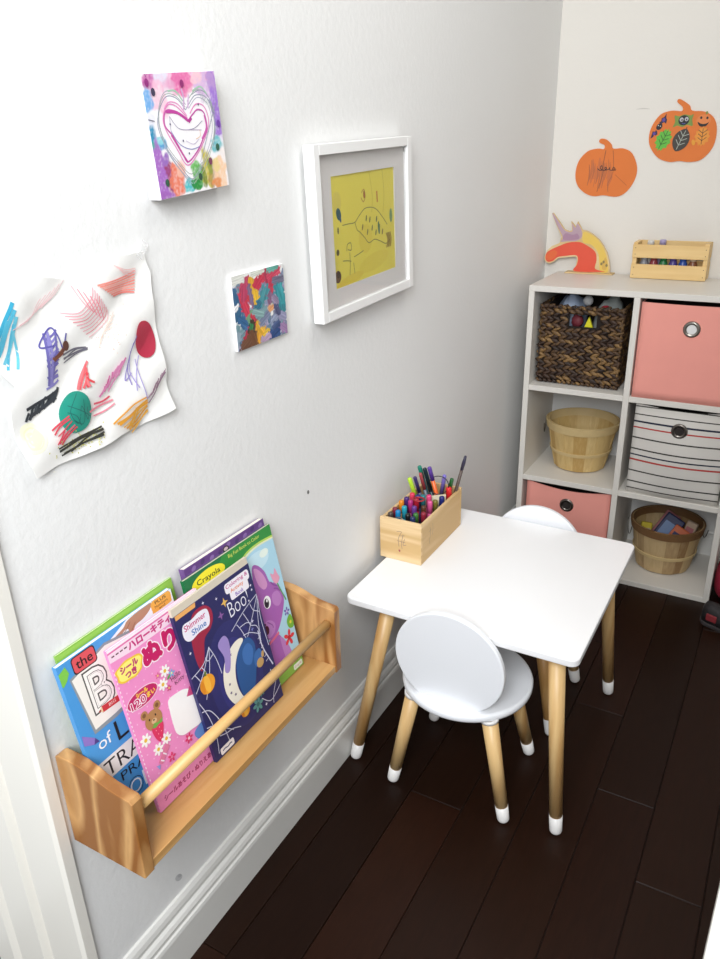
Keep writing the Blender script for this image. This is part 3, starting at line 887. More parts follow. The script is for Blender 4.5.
leafp(36.9, 128.8, 2.2, 3.1, -.38, '#3b3530', '#a9b0a4')
pr.line([(37.9, 131.4), (38.1, 132.1)], .22, '#3b3530')
leafp(42.4, 129.6, 1.9, 2.4, 0, '#e0902f', '#5c3a1a', 1)
pr.ell(40.3, 128.1, .5, .8, '#e09a2c', .3, 8)
pr.build('stickers', t)

# ================================================================== PICTURES ON THE LEFT WALL
# framed yellow drawing
FR = thing('picture_frame', 'white framed yellow marker drawing behind glass, hung on the left wall', 'picture', (0, 1.3300, 1.1594), (rad(2.0), 0, 0))
fw, fh, fd, fbw = .357, .2904, .026, .017
q = B(M['framew'])
for a, b in (((.005, -fw / 2, -fh / 2), (fd, -fw / 2 + fbw, fh / 2)), ((.005, fw / 2 - fbw, -fh / 2), (fd, fw / 2, fh / 2)), ((.005, -fw / 2 + fbw, -fh / 2), (fd, fw / 2 - fbw, -fh / 2 + fbw)), ((.005, -fw / 2 + fbw, fh / 2 - fbw), (fd, fw / 2 - fbw, fh / 2))):
    q.box(a, b, .0008, seg=1)
q.build('frame', FR)
q = B(M['matboard']); q.box((.008, -fw / 2 + .01, -fh / 2 + .01), (.0125, fw / 2 - .01, fh / 2 - .01)); q.build('backing', FR)
# mat with a window; drawing set behind it
py0, py1, pz0, pz1 = -.1160, .1190, -.0965, .0930
q = B(M['matboard'])
A, Bz = fw / 2 - fbw + .004, fh / 2 - fbw + .004
for a, b in (((.0145, -A, -Bz), (.0165, py0, Bz)), ((.0145, py1, -Bz), (.0165, A, Bz)), ((.0145, py0, -Bz), (.0165, py1, pz0)), ((.0145, py0, pz1), (.0165, py1, Bz))): q.box(a, b)
q.build('mat', FR)
q = B(plain('yellow_paper', '#e5d65c', .75, .05, 8)); q.box((.0126, py0 - .004, pz0 - .004), (.0142, py1 + .004, pz1 + .004))
dr = q.build('yellow_drawing', FR)
pr = Print(wallT(.0142), clip=(py0 * 100, pz0 * 100, py1 * 100, pz1 * 100), eps=.0001, dk=.00001)
O = lambda L: [((a - 133.9) * 1.02, (b - 116.05)) for a, b in L]
pr.ell(*O([(124.4, 121)])[0], 1.5, 1.8, '#dccb5c')
pr.ell(*O([(134, 113.6)])[0], 2.6, 2.6, '#e0cc4c'); pr.ell(*O([(137, 109)])[0], 6, 1.6, '#e1ce4e', .1); pr.ell(*O([(128, 107.2)])[0], 5, .9, '#dfc848', .1)
pr.ell(*O([(124.84, 119)])[0], .8, 1.1, '#2c5f6a', .4); pr.ell(*O([(125.3, 118.2)])[0], .3, .7, '#3e5a7c', .3)
pr.ell(*O([(124.4, 116.3)])[0], .3, .6, '#7f7a45'); pr.ell(*O([(123.95, 112.6)])[0], .5, .55, '#5d5636'); pr.ell(*O([(123.6, 108.4)])[0], 1.1, 1.1, '#63442a'); pr.ell(*O([(123.8, 108.7)])[0], .6, .6, '#45301f')
br = '#8d8440'
for L in ([(125.9, 117), (128, 117), (130.3, 117), (132, 118), (134.4, 119), (137.9, 118.6), (140.4, 117), (142.6, 115.1)], [(130.3, 117), (131, 115.6), (131.9, 115.1), (133.6, 113.9), (135.2, 112.7), (137.4, 113), (139.6, 112.4), (141.9, 111.6), (143.6, 112.2)],
          [(129.5, 111), (131.5, 111.3), (133, 111.6)], [(125.5, 110.9), (127, 110.7), (128.4, 110.4)], [(127.4, 112.6), (128.6, 112.4), (128.5, 113.6), (127.3, 113.5), (127, 112.4)], [(128, 112), (128, 110), (127.7, 108)], [(129.2, 110), (129.5, 108)]):
    pr.line(sm(O(L), 6), .17, br)
for a, b in ((134.5, 117.2), (135.8, 116.8), (138.4, 116.6), (133, 115.8), (136.6, 115.2), (134.8, 114.7), (138, 114.2), (139.4, 115), (140.6, 114)):
    pr.ell(*O([(a, b)])[0], .25, .6, random.choice(['#7d7c3c', '#5f6f46', '#8a7a36']), -.3, 8)
pr.ell(*O([(139.2, 114.9)])[0], .4, 1.2, '#5c7f58', .1)
pr.line(O([(138.8, 121.6), (138.9, 119.6)]), .5, '#cf8a3a'); pr.line(sm(O([(133, 121.8), (134, 122.3), (134.4, 121), (133.6, 120.2), (132.8, 121)]), 5), .22, '#c0953e'); pr.ell(*O([(134, 121.4)])[0], .35, .7, '#a8672c')
pr.ell(*O([(144.2, 116.6)])[0], .6, 1.3, '#7fa06a'); pr.line(sm(O([(136, 125.5), (137, 121), (136.6, 118)]), 6), .12, '#c3b13c'); pr.line(sm(O([(141, 125.5), (141.6, 121), (141, 117.5)]), 6), .12, '#bfae3c')
for k in range(6): pr.line(sm(O([(142 + k * .35, 113.6), (142.6 + k * .3, 112.2), (142 + k * .35, 110.8)]), 4), .2, random.choice(['#8d6f2c', '#a57c2e']))
pr.build('marker_lines', dr)
q = B(M['glass']); q.box((.0190, -A + .003, -Bz + .003), (.0205, A - .003, Bz - .003)); q.build('glass_pane', FR)

# heart canvas
hc = thing('heart_canvas', 'small canvas painted with a pink heart and dots, high on the left wall', 'painting', (0, .8562, 1.3138), (rad(4.6), 0, 0))
cw2, ch2 = .140, .143
q = B(M['canvas']); q.box((.002, -cw2 / 2, -ch2 / 2), (.022, cw2 / 2, ch2 / 2), .002); q.build('canvas', hc)
ca, sa = math.cos(rad(4.6)), math.sin(rad(4.6))
def O(L):
    out = []
    for a, b in L:
        x_, y_ = a - 85.62, b - 131.38
        out.append((x_ * ca + y_ * sa, -x_ * sa + y_ * ca))
    return out
M['watercolour'] = paintmat('watercolour_paint', .6); M['thickpaint'] = paintmat('thick_acrylic', .38)
ra = Raster(-6.9, -7.05, 6.9, 7.05, 150, 150, '#f1eef1')
def wash(cx, cy, rx, ry, col, seed, op=.9):
    c = O([(cx, cy)])[0]; ra.blob(c[0], c[1], rx, ry, col, op, .4, .6, seed * 3.1)
wash(85.5, 138.1, 7.6, 1.3, '#ecaacd', 1, .8); wash(85.2, 137.3, 2.3, 1.5, '#e070a8', 2); wash(84.6, 137.6, 1.0, .7, '#da6aa4', 20, .6); wash(86.6, 136.9, 1.0, .8, '#e27aa8', 21, .6); wash(81.6, 138.1, 1.5, 1.2, '#dcdcec', 3); wash(89.8, 137.2, 2.4, 1.6, '#d2b2da', 4); wash(88.4, 138, 1.2, .8, '#eec4d0', 22); wash(90.9, 138.4, 1, .6, '#e6a6c6', 23)
wash(79.5, 137.4, 1.1, 1.1, '#be5ea4', 33, .8); wash(81.0, 135.4, 1.6, 2.0, '#ecb4cc', 34, .7); wash(83, 136.6, 1.4, .9, '#dcaac8', 24, .6)
wash(78.9, 134.7, .8, 1.7, '#6fa8de', 5); wash(79.0, 132.9, .8, .8, '#e2e2ee', 35); wash(79.1, 131.3, .7, 1.4, '#2a8cb4', 6); wash(79.2, 129.9, .7, .7, '#22a890', 7); wash(80.9, 130.1, .9, .6, '#4f9ccc', 36); wash(80.1, 130.6, .8, .4, '#8fd0d8', 25)
wash(91.7, 135, 1.05, 4.8, '#9c74cc', 8, 1); wash(91.2, 137.6, 1.2, 1.0, '#b793cc', 26); wash(91.2, 130, 1.2, 1.3, '#6cbac2', 9); wash(92.4, 128.6, 1.0, 1.6, '#efe6e2', 37)
wash(79.7, 126.5, 1.7, 3.4, '#a468be', 10, 1); wash(81.3, 126.8, .7, 2.2, '#963a6c', 11); wash(82.6, 125.8, 1.3, 2.2, '#e47a5e', 38); wash(80.2, 124.2, 1.6, .6, '#9c5fb2', 39); wash(83.4, 127.2, .8, 1.0, '#f0b8a4', 27); wash(80.8, 128.4, .7, .8, '#9468b8', 28)
wash(84.9, 125.2, 1.1, .8, '#4cbcc2', 12); wash(86.9, 126.6, 1.1, 1.7, '#64b256', 13); wash(86.4, 125.3, 1.0, .6, '#1f8a3c', 14); wash(88.7, 127, 1.1, 2.1, '#c6ba48', 15); wash(89.9, 125.9, 1.1, 1.8, '#a98452', 40, .7); wash(91.5, 126.5, 1.4, 2.2, '#f2cba8', 16); wash(90.5, 125.3, .9, .7, '#e08e56', 41); wash(88.1, 126.0, .45, 1.3, '#76863a', 42); wash(89.3, 127.4, .5, 1.0, '#8f9a44', 29); wash(90.6, 127.6, .9, .8, '#e8d090', 30)
ra.build('watercolour', wallT(.022), M['watercolour'], hc)
pr = Print(wallT(.022), clip=(-6.9, -7.05, 6.9, 7.05), eps=.0003, dk=.00002)
for L, wd, col in (
    ([(85.6, 134.2), (84, 135.5), (81.9, 135.4), (80.2, 132.6), (81.3, 129.8), (83.5, 127.6), (85.6, 126), (88.5, 128.2), (91, 131.8), (90.3, 135.4), (87.9, 136), (86.2, 134.8), (85.6, 134.2)], .11, '#8e92a8'),
    ([(85.7, 134.8), (84, 136.2), (81.9, 136.0), (80.6, 134), (80.5, 131.8), (82, 128.6), (85.5, 125.4)], .1, '#a4a9b4'), ([(85.6, 134.5), (83.8, 135.8), (81.7, 135.6), (80.5, 133), (81.2, 130.4), (83.2, 128.2), (85.4, 126.6), (87.8, 128)], .08, '#8a9a94'),
    ([(86, 135.2), (88, 136.6), (90.2, 136), (91, 133.6), (90.6, 131), (88.6, 127.6), (85.7, 125.4)], .1, '#9fb0a0'), ([(86.2, 134.4), (88, 135.7), (90, 135), (90.6, 132.6), (89.8, 130.4), (87.6, 127.6), (85.8, 126.2)], .08, '#9a9cb2'), ([(87, 136), (89, 136.6), (90.8, 135.2), (91.3, 132.6), (90.4, 129.9)], .08, '#8c94a8'),
    ([(82.6, 136.2), (84, 136.3), (85.2, 135.2)], .2, '#a2c6ae'), ([(87.2, 136.4), (88.8, 137), (90, 136.2)], .2, '#a2c6ae'), ([(85.2, 134.2), (85.4, 135.6), (85.1, 136.6)], .25, '#caa6cc'), ([(86, 134.4), (86.4, 136)], .25, '#d6b6d8'),
    ([(85.8, 133.2), (84, 134.5), (82.4, 134.7), (81.3, 133.4), (81.5, 131.9), (83.2, 129.6), (84.8, 127.7), (86.9, 128.9), (88.9, 131), (89.9, 133), (89.2, 134.7), (87.6, 134.9), (86.3, 133.8)], .16, '#de84ba'), ([(85.7, 133.5), (84.2, 134.8), (82.6, 135.0), (81.6, 134.2)], .14, '#e08cc0'),
    ([(85.9, 133), (84, 133.9), (81.9, 134), (81.4, 132.4), (82.6, 131.2), (84, 129.3), (85, 128.1), (87.1, 129.4), (88.4, 130.8), (89.4, 132.1), (89.1, 133.9), (87.9, 134.3), (86.8, 133.7), (85.9, 133)], .2, '#c050a2'), ([(85.9, 132.9), (84, 133.8), (81.9, 133.9)], .34, '#bc3f98'), ([(85.9, 132.8), (86.5, 133.3)], .4, '#b03a90'), ([(82.4, 131.3), (84, 129.2), (85, 128)], .28, '#c2489c'), ([(88.2, 130.8), (89.3, 132.2), (89.1, 133.7)], .26, '#c85aa8'),
    ([(82.4, 133.4), (83.6, 132.2), (84.9, 131.9), (86.9, 132.1), (88.6, 133)], .07, '#7d7a96'), ([(82.4, 131.7), (83.8, 130.2), (85.8, 129.6), (87.6, 129.9)], .1, '#7d80b8'), ([(82.4, 133.4), (82.4, 131.7)], .07, '#9d9ab0'), ([(84.6, 131.9), (88.3, 131.9)], .07, '#a896b8'), ([(85, 130.6), (86.4, 130.2), (87.6, 130.8)], .07, '#b8a8c8'), ([(87, 130.8), (87.9, 131.2), (87.9, 131.9)], .07, '#e6b890')):
    pr.line(sm(O(L), 6), wd, col)
for k in range(9): pr.line(O([(87.4 + k * .4, 128.0 + k * .7), (88.5 + k * .4, 129.7 + k * .7)]), .07, '#a3a6b4')
for k in range(8): pr.line(O([(80.8 + k * .5, 129.9 - k * .55), (81.8 + k * .5, 128.9 - k * .55)]), .07, '#9aa4b8')
for k in range(7): pr.line(O([(88.2 + k * .4, 136.8 - k * .25), (88.9 + k * .4, 135.4 - k * .25)]), .06, '#aab4b0')
pr.line(O([(78.3, 133.0), (79.6, 132.8)]), .1, '#4b4a5a'); pr.line(O([(78.4, 138.6), (79, 137.6)]), .08, '#6a3a6a')
for (a, b), col in zip([(79.02, 136.97), (79.94, 136.01), (85.25, 137.18), (91.78, 132.7), (91.16, 129.8), (89.42, 128.08), (87.09, 126.22), (80.62, 125.74)], ['#8e2a78', '#3c3550', '#8e2a6e', '#6a3a9a', '#2f5f4a', '#7a3f5a', '#34513f', '#2f5a44']):
    c = O([(a, b)])[0]; pr.ell(c[0], c[1], .36, .46, col)
for a, b in ((82.3, 132.5), (84.4, 130.6), (88, 134.9), (85.3, 129.1)):
    c = O([(a, b)])[0]; pr.ell(c[0], c[1], .12, .14, '#4d4a6c')
pr.build('heart_lines', hc)
eT = Matrix(((1, 0, 0, 0), (0, 0, -1, -cw2 / 2), (0, 1, 0, 0), (0, 0, 0, 1)))      # colour that has run over the left edge
ra = Raster(.35, -6.9, 2.05, 6.9, 20, 90, '#f1eef1')
ra.blob(1.7, 4.5, .9, 2.4, '#c9e8ee', .8, .7, .4, 1); ra.blob(1.9, 1, .6, 1.8, '#cfe6f2', .7, .7, .4, 2); ra.blob(1.7, -3.4, .8, 2.4, '#efcfe8', .8, .7, .4, 3); ra.blob(2.1, 6.2, .6, .6, '#e0a8d0', .7, .7, .4, 4)
ra.build('edge_paint', eT, M['watercolour'], hc)

# abstract canvas
ac = thing('abstract_canvas', 'little canvas thick with red, yellow and blue paint dabs beside the framed drawing', 'painting', (0, 1.0040, 1.0657), (rad(1.0), 0, 0))
q = B(M['canvas']); q.box((.0005, -.0675, -.0570), (.0060, .0675, .0570), .001); q.build('canvas', ac)
ra = Raster(-6.7, -5.65, 6.7, 5.65, 150, 130, '#e9e9e8')
def U(x_, y_): return (-6.7 + 13.4 * x_, 5.65 - 11.3 * y_)
def dab(x0, y0, x1, y1, wd, col, seed=0):
    a = U(x0, y0); b = U(x1, y1); ra.dab(a[0], a[1], b[0], b[1], wd, col, seed + x0 * 50 + y0 * 17)
r_ = random.Random(11)
for k in range(120):
    x_, y_ = r_.random(), r_.uniform(.12, 1); a = r_.uniform(0, PI)
    dab(x_, y_, x_ + .14 * math.cos(a), y_ + .11 * math.sin(a), r_.uniform(.7, 1.5), r_.choice(['#5f7d92', '#7d8aa6', '#8d8fa6', '#4c6f8a', '#9a93ae', '#6d8f98', '#757c98', '#8da0ae', '#a7a2b4']), k)
for D_ in [(.02, .22, .06, .42, 1.5, '#2f5f86'), (.04, .52, .12, .42, 1.6, '#2b5d80'), (.1, .6, .2, .68, 1.6, '#2c5f8c'), (.18, .18, .26, .1, 1.6, '#b03a5a'), (.16, .3, .22, .5, 1.8, '#c22f4c'), (.24, .14, .2, .3, 1.6, '#b23a5e'), (.3, .34, .36, .42, 1.2, '#c33848'),
           (.36, .12, .4, .4, 1.5, '#d7a52c'), (.42, .33, .44, .4, 1.6, '#e3b62e'), (.45, .2, .62, .06, 1.7, '#c02c48'), (.66, .04, .7, .3, 1.8, '#a8304e'), (.72, .12, .88, .06, 1.7, '#c23a58'), (.7, .3, .76, .22, 1.6, '#bb2f4c'), (.66, .34, .7, .5, 1.6, '#7c5a78'), (.3, .2, .34, .42, 1.0, '#7a6484'),
           (.5, .46, .6, .3, 1.9, '#3f8a94'), (.86, .28, .92, .62, 2.1, '#2a8490'), (.9, .3, .95, .5, 1.5, '#2f949c'), (.8, .2, .98, .2, 1.2, '#6b6880'), (.7, .02, .86, .01, 1.2, '#5ba296'), (.4, .5, .46, .46, 1.2, '#2f6f86'),
           (.26, .62, .32, .56, 1.4, '#6f9a78'), (.32, .58, .36, .68, 1.2, '#bf3349'), (.16, .9, .26, .78, 1.7, '#b02e48'), (.28, .8, .3, .72, 1.7, '#3c2f22'), (.27, .76, .28, .72, 1.1, '#2e7a4a'), (.38, .98, .42, .74, 1.5, '#dfa02e'), (.42, .72, .5, .84, 1.4, '#e0aa34'), (.54, .9, .6, .88, 1.2, '#d9b338'), (.14, 1.0, .28, .9, 2.4, '#6a4632'), (.3, .88, .33, .98, 1.6, '#70492f'),
           (.72, .78, .78, .74, 1.5, '#8f9ab4'), (.66, .96, .8, .9, 2.0, '#24477e'), (.72, .84, .82, .8, 1.1, '#3a4f7a'), (.6, .64, .7, .54, 1.0, '#c9c2b2'), (.66, .58, .72, .56, .9, '#d99a6a'), (.9, .88, .98, .94, 1.6, '#9a7ba6'), (.86, .7, .96, .76, 1.4, '#8f8fae'), (.5, .98, .6, .94, 1.2, '#b49ab4'), (.02, .05, .18, .04, 1.5, '#d6d7d0'), (.4, .03, .56, .01, 1.2, '#d2d6cc'), (.0, .44, .06, .4, .9, '#e3e3e6'),
           (.44, .62, .56, .56, 1.5, '#6f8f96'), (.48, .72, .62, .64, 1.3, '#76809c'), (.36, .54, .5, .6, 1.1, '#7fa2a2'), (.8, .56, .84, .66, 1.2, '#4a4f74'), (.76, .44, .82, .5, 1.2, '#8f7f9c')]:
    dab(*D_)
ra.build('paint_dabs', wallT(.0060), M['thickpaint'], ac)

# big crumpled drawing sheet
dp = thing('drawing_sheet', 'large crumpled white sheet with crayon scribbles and round stickers taped to the left wall', 'drawing', (0, 0, 0))
def ph(u, v):
    s = .0020 * math.sin(.42 * u + .25 * v + 1.0) + .0016 * math.sin(.75 * v - .5 * u + .4) + .0009 * math.sin(1.1 * u + .9 * v)
    s += .0014 * abs(math.sin(.28 * u - .35 * v + .7)) + .0010 * abs(math.sin(.5 * u + .18 * v))
    s += .0020 * max(0, (100 - v) / 6) ** 2 + .0022 * max(0, (u - 73) / 5) ** 2
    return max(.0012, .0046 + s)
cor = [(55.6, 115.6), (58.0, 117.2), (61.0, 116.8), (63.8, 116.1), (64.6, 116.2), (65.8, 117.35), (70.5, 117.6), (74.5, 117.7), (76.5, 117.85), (77.4, 115), (77.1, 112.4), (77.05, 110.2), (77.3, 107), (77.3, 104.8), (77.6, 101.6), (77.5, 100.6), (78.25, 96.4), (75, 95.9), (71.75, 95.67), (68, 95.6), (64.6, 95.27), (58.2, 95.06), (54.7, 94.7), (54.0, 97.2), (53.4, 100), (53.1, 104.4), (54.4, 105.8), (52.9, 108.2), (52.7, 112), (53.6, 114.6)]
edge = []
for a, b in zip(cor, cor[1:] + cor[:1]):
    n_ = max(1, int(math.hypot(b[0] - a[0], b[1] - a[1]) / .8))
    for k in range(n_): edge.append((a[0] + (b[0] - a[0]) * k / n_, a[1] + (b[1] - a[1]) * k / n_))
cu_, cv_ = 65.6, 106.3; NR = 16
def skin(q, off, smooth):
    bm = q.bm; fs = []
    rows_ = [[bm.verts.new((ph(cu_ + (a - cu_) * k / NR, cv_ + (b - cv_) * k / NR) + off, (cu_ + (a - cu_) * k / NR) / 100, (cv_ + (b - cv_) * k / NR) / 100)) for a, b in edge] for k in range(1, NR + 1)]
    c0 = bm.verts.new((ph(cu_, cv_) + off, cu_ / 100, cv_ / 100)); n = len(edge)
    for i in range(n): fs.append(bm.faces.new((c0, rows_[0][(i + 1) % n], rows_[0][i]) if off == 0 else (c0, rows_[0][i], rows_[0][(i + 1) % n])))
    for a, b in zip(rows_, rows_[1:]):
        for i in range(n):
            f = (a[i], a[(i + 1) % n], b[(i + 1) % n], b[i])
            fs.append(bm.faces.new(f if off == 0 else f[::-1]))
    q._fin(fs, smooth)
q = B(M['paper']); skin(q, 0, True); skin(q, -.0004, True)
n = len(edge); bm = q.bm
ef = [[bm.verts.new((ph(a, b) + o_e, a / 100, b / 100)) for a, b in edge] for o_e in (0, -.0004)]
q._fin([bm.faces.new((ef[0][i], ef[1][i], ef[1][(i + 1) % n], ef[0][(i + 1) % n])) for i in range(n)], False)
q.build('sheet', dp, fix=False)
for f_ in (0,):
    me = dp.children[0].data
    if me.polygons[0].normal.x < 0: me.flip_normals()
pr = Print(wallT(0), h=ph, dk=.00002, eps=.0003)
ray = lambda a, b, k, m_: (a[0] + (b[0] - a[0]) * k / m_, a[1] + (b[1] - a[1]) * k / m_)
for sc_, c_ in ((1, '#f4f3d8'), (.75, '#f2f0c4')): pr.fan([(55.5 + (a - 55.6) * sc_, 99.2 + (b - 99.2) * sc_) for a, b in sm([(54.3, 101.0), (55.8, 101.2), (57.2, 99.2), (56.6, 97.6), (55.0, 97.6), (54.4, 99)], 5, True)], c_, 3)
rnd = random.Random(4)
def hatch(pts, wd, cols, passes=1, jit=.15):
    """felt-pen strokes given as start / end pairs, each drawn as its own slightly bent line"""
    for _ in range(passes):
        for a, b in pts:
            j = lambda: rnd.uniform(-jit, jit)
            m_ = ((a[0] + b[0]) / 2 + j() * 2, (a[1] + b[1]) / 2 + j() * 2)
            pr.line(sm([(a[0] + j(), a[1] + j()), m_, (b[0] + j(), b[1] + j())], 6), wd * rnd.uniform(.7, 1.25), rnd.choice(cols))
hatch([((56.0, 115.0), (53.0, 111.0)), ((56.1, 114.2), (53.3, 109.6)), ((56.2, 113.4), (53.8, 108.4)), ((55.6, 112.6), (54.2, 107.8)), ((55.5, 112), (55.2, 107.6)), ((55.0, 113.2), (53.0, 110.4))], .42, ['#3aa9cc', '#6cc4dc', '#56b8d6'])
# blue violet figure
hatch([ray((60.2, 111.2), (59.0, 106.0), k, 9) for k in range(0)] , .2, ['#6e68ad'])
hatch([((61.2 - .1 * k, 110.8 - .62 * k), (59.4 - .12 * k, 110.0 - .6 * k)) for k in range(10)], .34, ['#6e68ad', '#8a84c4', '#7a74b8'])
hatch([((60.6 - .2 * k + rnd.uniform(-.5, .5), 110.8), (59.0 + rnd.uniform(-.5, .5), 104.8)) for k in range(6)], .3, ['#6e68ad', '#8a84c4', '#9a96d0'])
pr.line(sm([(60.3, 109.2), (58.4, 109.4), (59.2, 110.5), (60.6, 111.2), (61.2, 110.2), (61.6, 108.6), (62.5, 110.2)], 6), .2, '#5a55a0')
hatch([((62.3, 109), (59.9, 107.6)), ((62.0, 108.6), (60.2, 107.8)), ((61.4, 108.0), (59.8, 107.9))], .4, ['#6b3f30', '#7c4a38']); pr.ell(62.1, 108.8, .5, .6, '#5e3a30')
hatch([((61.5, 107.0 + k * .22), (65.5, 107.4 + k * .2)) for k in range(4)], .2, ['#6d6b78', '#85838e'], 1, .2)
hatch([((59.8 - .42 * k, 104.4 - .18 * k), (58.9 - .40 * k, 102.9 - .14 * k)) for k in range(11)], .34, ['#2d3338', '#3a4046', '#4a5055']); hatch([((59.9, 104.1), (55.2, 102.8)), ((59.4, 103.4), (55.6, 101.9))], .36, ['#35393f'])
for k in range(9):
    t = k / 8; x_ = 64.4 + 3.6 * t; y_ = 115.4 - 4.4 * t
    pr.line(sm([(62.2 + 3.6 * t, 112.6 - 3.6 * t), (64.6 + 2.8 * t, 112.2 - 2.6 * t), (66.6 + 2.3 * t, 113.4 - 2.8 * t), (67.0 + 2.0 * t, 114.8 - 3.0 * t)], 6), .11, rnd.choice(['#e9a4b0', '#e2838f', '#f0bcc4']))
for k in range(5): pr.line(sm([(64.4 + k * .7, 115.4 - k * .5), (65.4 + k * .7, 113.4 - k * .5), (66.4 + k * .5, 112.2 - k * .4)], 6), .12, rnd.choice(['#e88f9c', '#efb2ba']))
for k in range(6): pr.line(sm([(55.4 + k * .9, 112.0 + .3 * k), (58 + k * .8, 112.8 + .4 * k), (60.0 + k * .7, 114.6 + .3 * k)], 6), .09, '#f0cacd')
for k in range(8):
    y_ = 114.9 - k * .24; pr.line(sm([(67.7 + k * .35, y_), (71 + k * .2, y_ + .1), (74.9 - k * .12, y_ + .7 - k * .12)], 6), .2, rnd.choice(['#f0958a', '#f4b0a6', '#ea8078']))
for k in range(4): pr.line(sm([(71 + k * .4, 116.8 - k * .3), (73, 116 - .2 * k), (75, 115.9 - k * .2)], 5), .1, '#f2c4c4')
hatch([((64.9 - .15 * k, 106.2 - k * .35), (62.5 + .5 * k, 103.2 + .05 * k)) for k in range(6)], .3, ['#d8434c', '#e2636a', '#ea7a80'])
hatch([((68.0, 100.5), (63.6, 100.2)), ((68.0, 100.1), (64.2, 99.4)), ((67.4, 101.0), (64.6, 100.8))], .24, ['#e0566c', '#e88a9a'])
hatch([((60.2 + k * .25, 100.8 - k * .45), (57.9 + k * .2, 99.6 - k * .5)) for k in range(5)], .24, ['#d84a5c', '#e0667a']); hatch([((59.6, 99.4), (58.1, 97.6)), ((60, 98.8), (58.6, 97.8))], .28, ['#d5465a'])
hatch([((70.6 - .42 * k, 105.5 - .32 * k), (69.4 - .40 * k, 103.4 - .2 * k)) for k in range(10)], .24, ['#e07fb4', '#d9609f', '#ea9cc6']); hatch([((70.2, 105.2), (66.2, 101.9)), ((69.6, 103.6), (67.4, 101.6))], .24, ['#e28fbe'])
for k in range(60): pr.ell(68.6 + rnd.gauss(0, 1.2), 109.0 + rnd.gauss(0, 1.6), .07, .06, rnd.choice(['#e6b9a8', '#d8a08c', '#cfc0a4', '#e8c4a0']), 0, 5); pr.k -= 1
pr.k += 1
for k in range(5): pr.line(sm([(66.8 + k * .4, 107.4 + k * .6), (67.8 + k * .3, 109 + k * .3), (69.4 + .1 * k, 109.6 + k * .45)], 5), .08, '#f0d2c4')
for L in ([(72.8, 107.8), (71.2, 105), (70.4, 102.4), (71.4, 103.2)], [(73.1, 105.1), (72.0, 102.6), (71.8, 100.7)], [(72.4, 104.8), (72.6, 102), (73.4, 99)], [(71.6, 106), (71.2, 103.4), (72.2, 101)], [(72.2, 107), (70.9, 104), (71.2, 101.6)]):
    pr.line(sm(L, 6), .15, rnd.choice(['#8d80bf', '#a79cd0']))
hatch([((77.1 - .32 * k, 102.5 - .28 * k), (76.2 - .32 * k, 101.0 - .22 * k)) for k in range(10)], .2, ['#9a7a8c', '#b094a4']); hatch([((77, 102), (73.7, 98.6))], .2, ['#93748a'])
hatch([((73.3 + .05 * k, 99.4 - k * .34), (67.1 + k * .5, 97.7 - k * .36)) for k in range(7)], .28, ['#e6a02c', '#dc9a34', '#eab04a']); hatch([((72.6, 98.8), (69.9, 95.9)), ((71.4, 98.4), (69.4, 96.4))], .3, ['#e2a43a'])
for k in range(90): pr.ell(61.8 + rnd.gauss(0, 1.9), 97.0 + rnd.gauss(0, .55) + .0, .13, .09, rnd.choice(['#c9c46a', '#b7b35e', '#d8d48e']), rnd.uniform(0, 3), 5); pr.k -= 1
pr.k += 1
hatch([((65.2, 97.9), (58.3, 97.2)), ((65.2, 97.6), (58.4, 96.9)), ((65.2, 97.1), (58.5, 96.1)), ((65.0, 96.8), (58.8, 96.4)), ((64, 97.6), (60, 96.3))], .3, ['#35352f', '#2f302c', '#4a4a42'], 1, .1)
pr.build('crayon_scribbles', dp)
def sticker(name, cx, cy, rx, ry, col, rot, extra=None):
    s = Print(wallT(0), h=lambda u, v: ph(u, v) + .0016, dk=.00003, eps=.0001)
    s.ell(cx, cy, rx, ry, col, rot, 32, 5)
    if extra:
        for L in extra: s.line(sm(L, 6), .1, '#1f6460')
    o = s.build(name, dp); o['label'] = 'round ' + ('crimson' if col[1] == 'b' else 'teal') + ' sticker'
sticker('round_sticker', 74.6, 106.9, 1.95, 2.45, '#b52f48', .1)
sticker('round_sticker', 61.65, 100.8, 2.55, 2.55, '#219482', 0, [[(62.2, 103), (60.6, 101.2), (61.6, 99.4), (62.4, 101.4), (63.2, 99.4), (63.4, 101)], [(60.4, 102), (62.6, 100.6), (63.8, 99.6)], [(61, 100), (62.4, 99.2), (63, 102)], [(60.2, 101.2), (61.4, 100.4), (62, 99)]])
mt_, mnt, mp_ = newmat('clear_tape'); mp_.inputs['Base Color'].default_value = (.93, .93, .93, 1); mp_.inputs['Alpha'].default_value = .3; mp_.inputs['Roughness'].default_value = .25
def tape(p, rot):
    q = B(mt_); q.box((0, -.011, -.0055), (.0006, .011, .0055)); o = q.build('clear_tape', dp); o.location = p; o.rotation_euler = (rot, 0, 0)
tape((ph(76.2, 117.6) - .0005, .764, 1.180), .9); tape((ph(58, 116.9) - .0005, .580, 1.171), -.2)

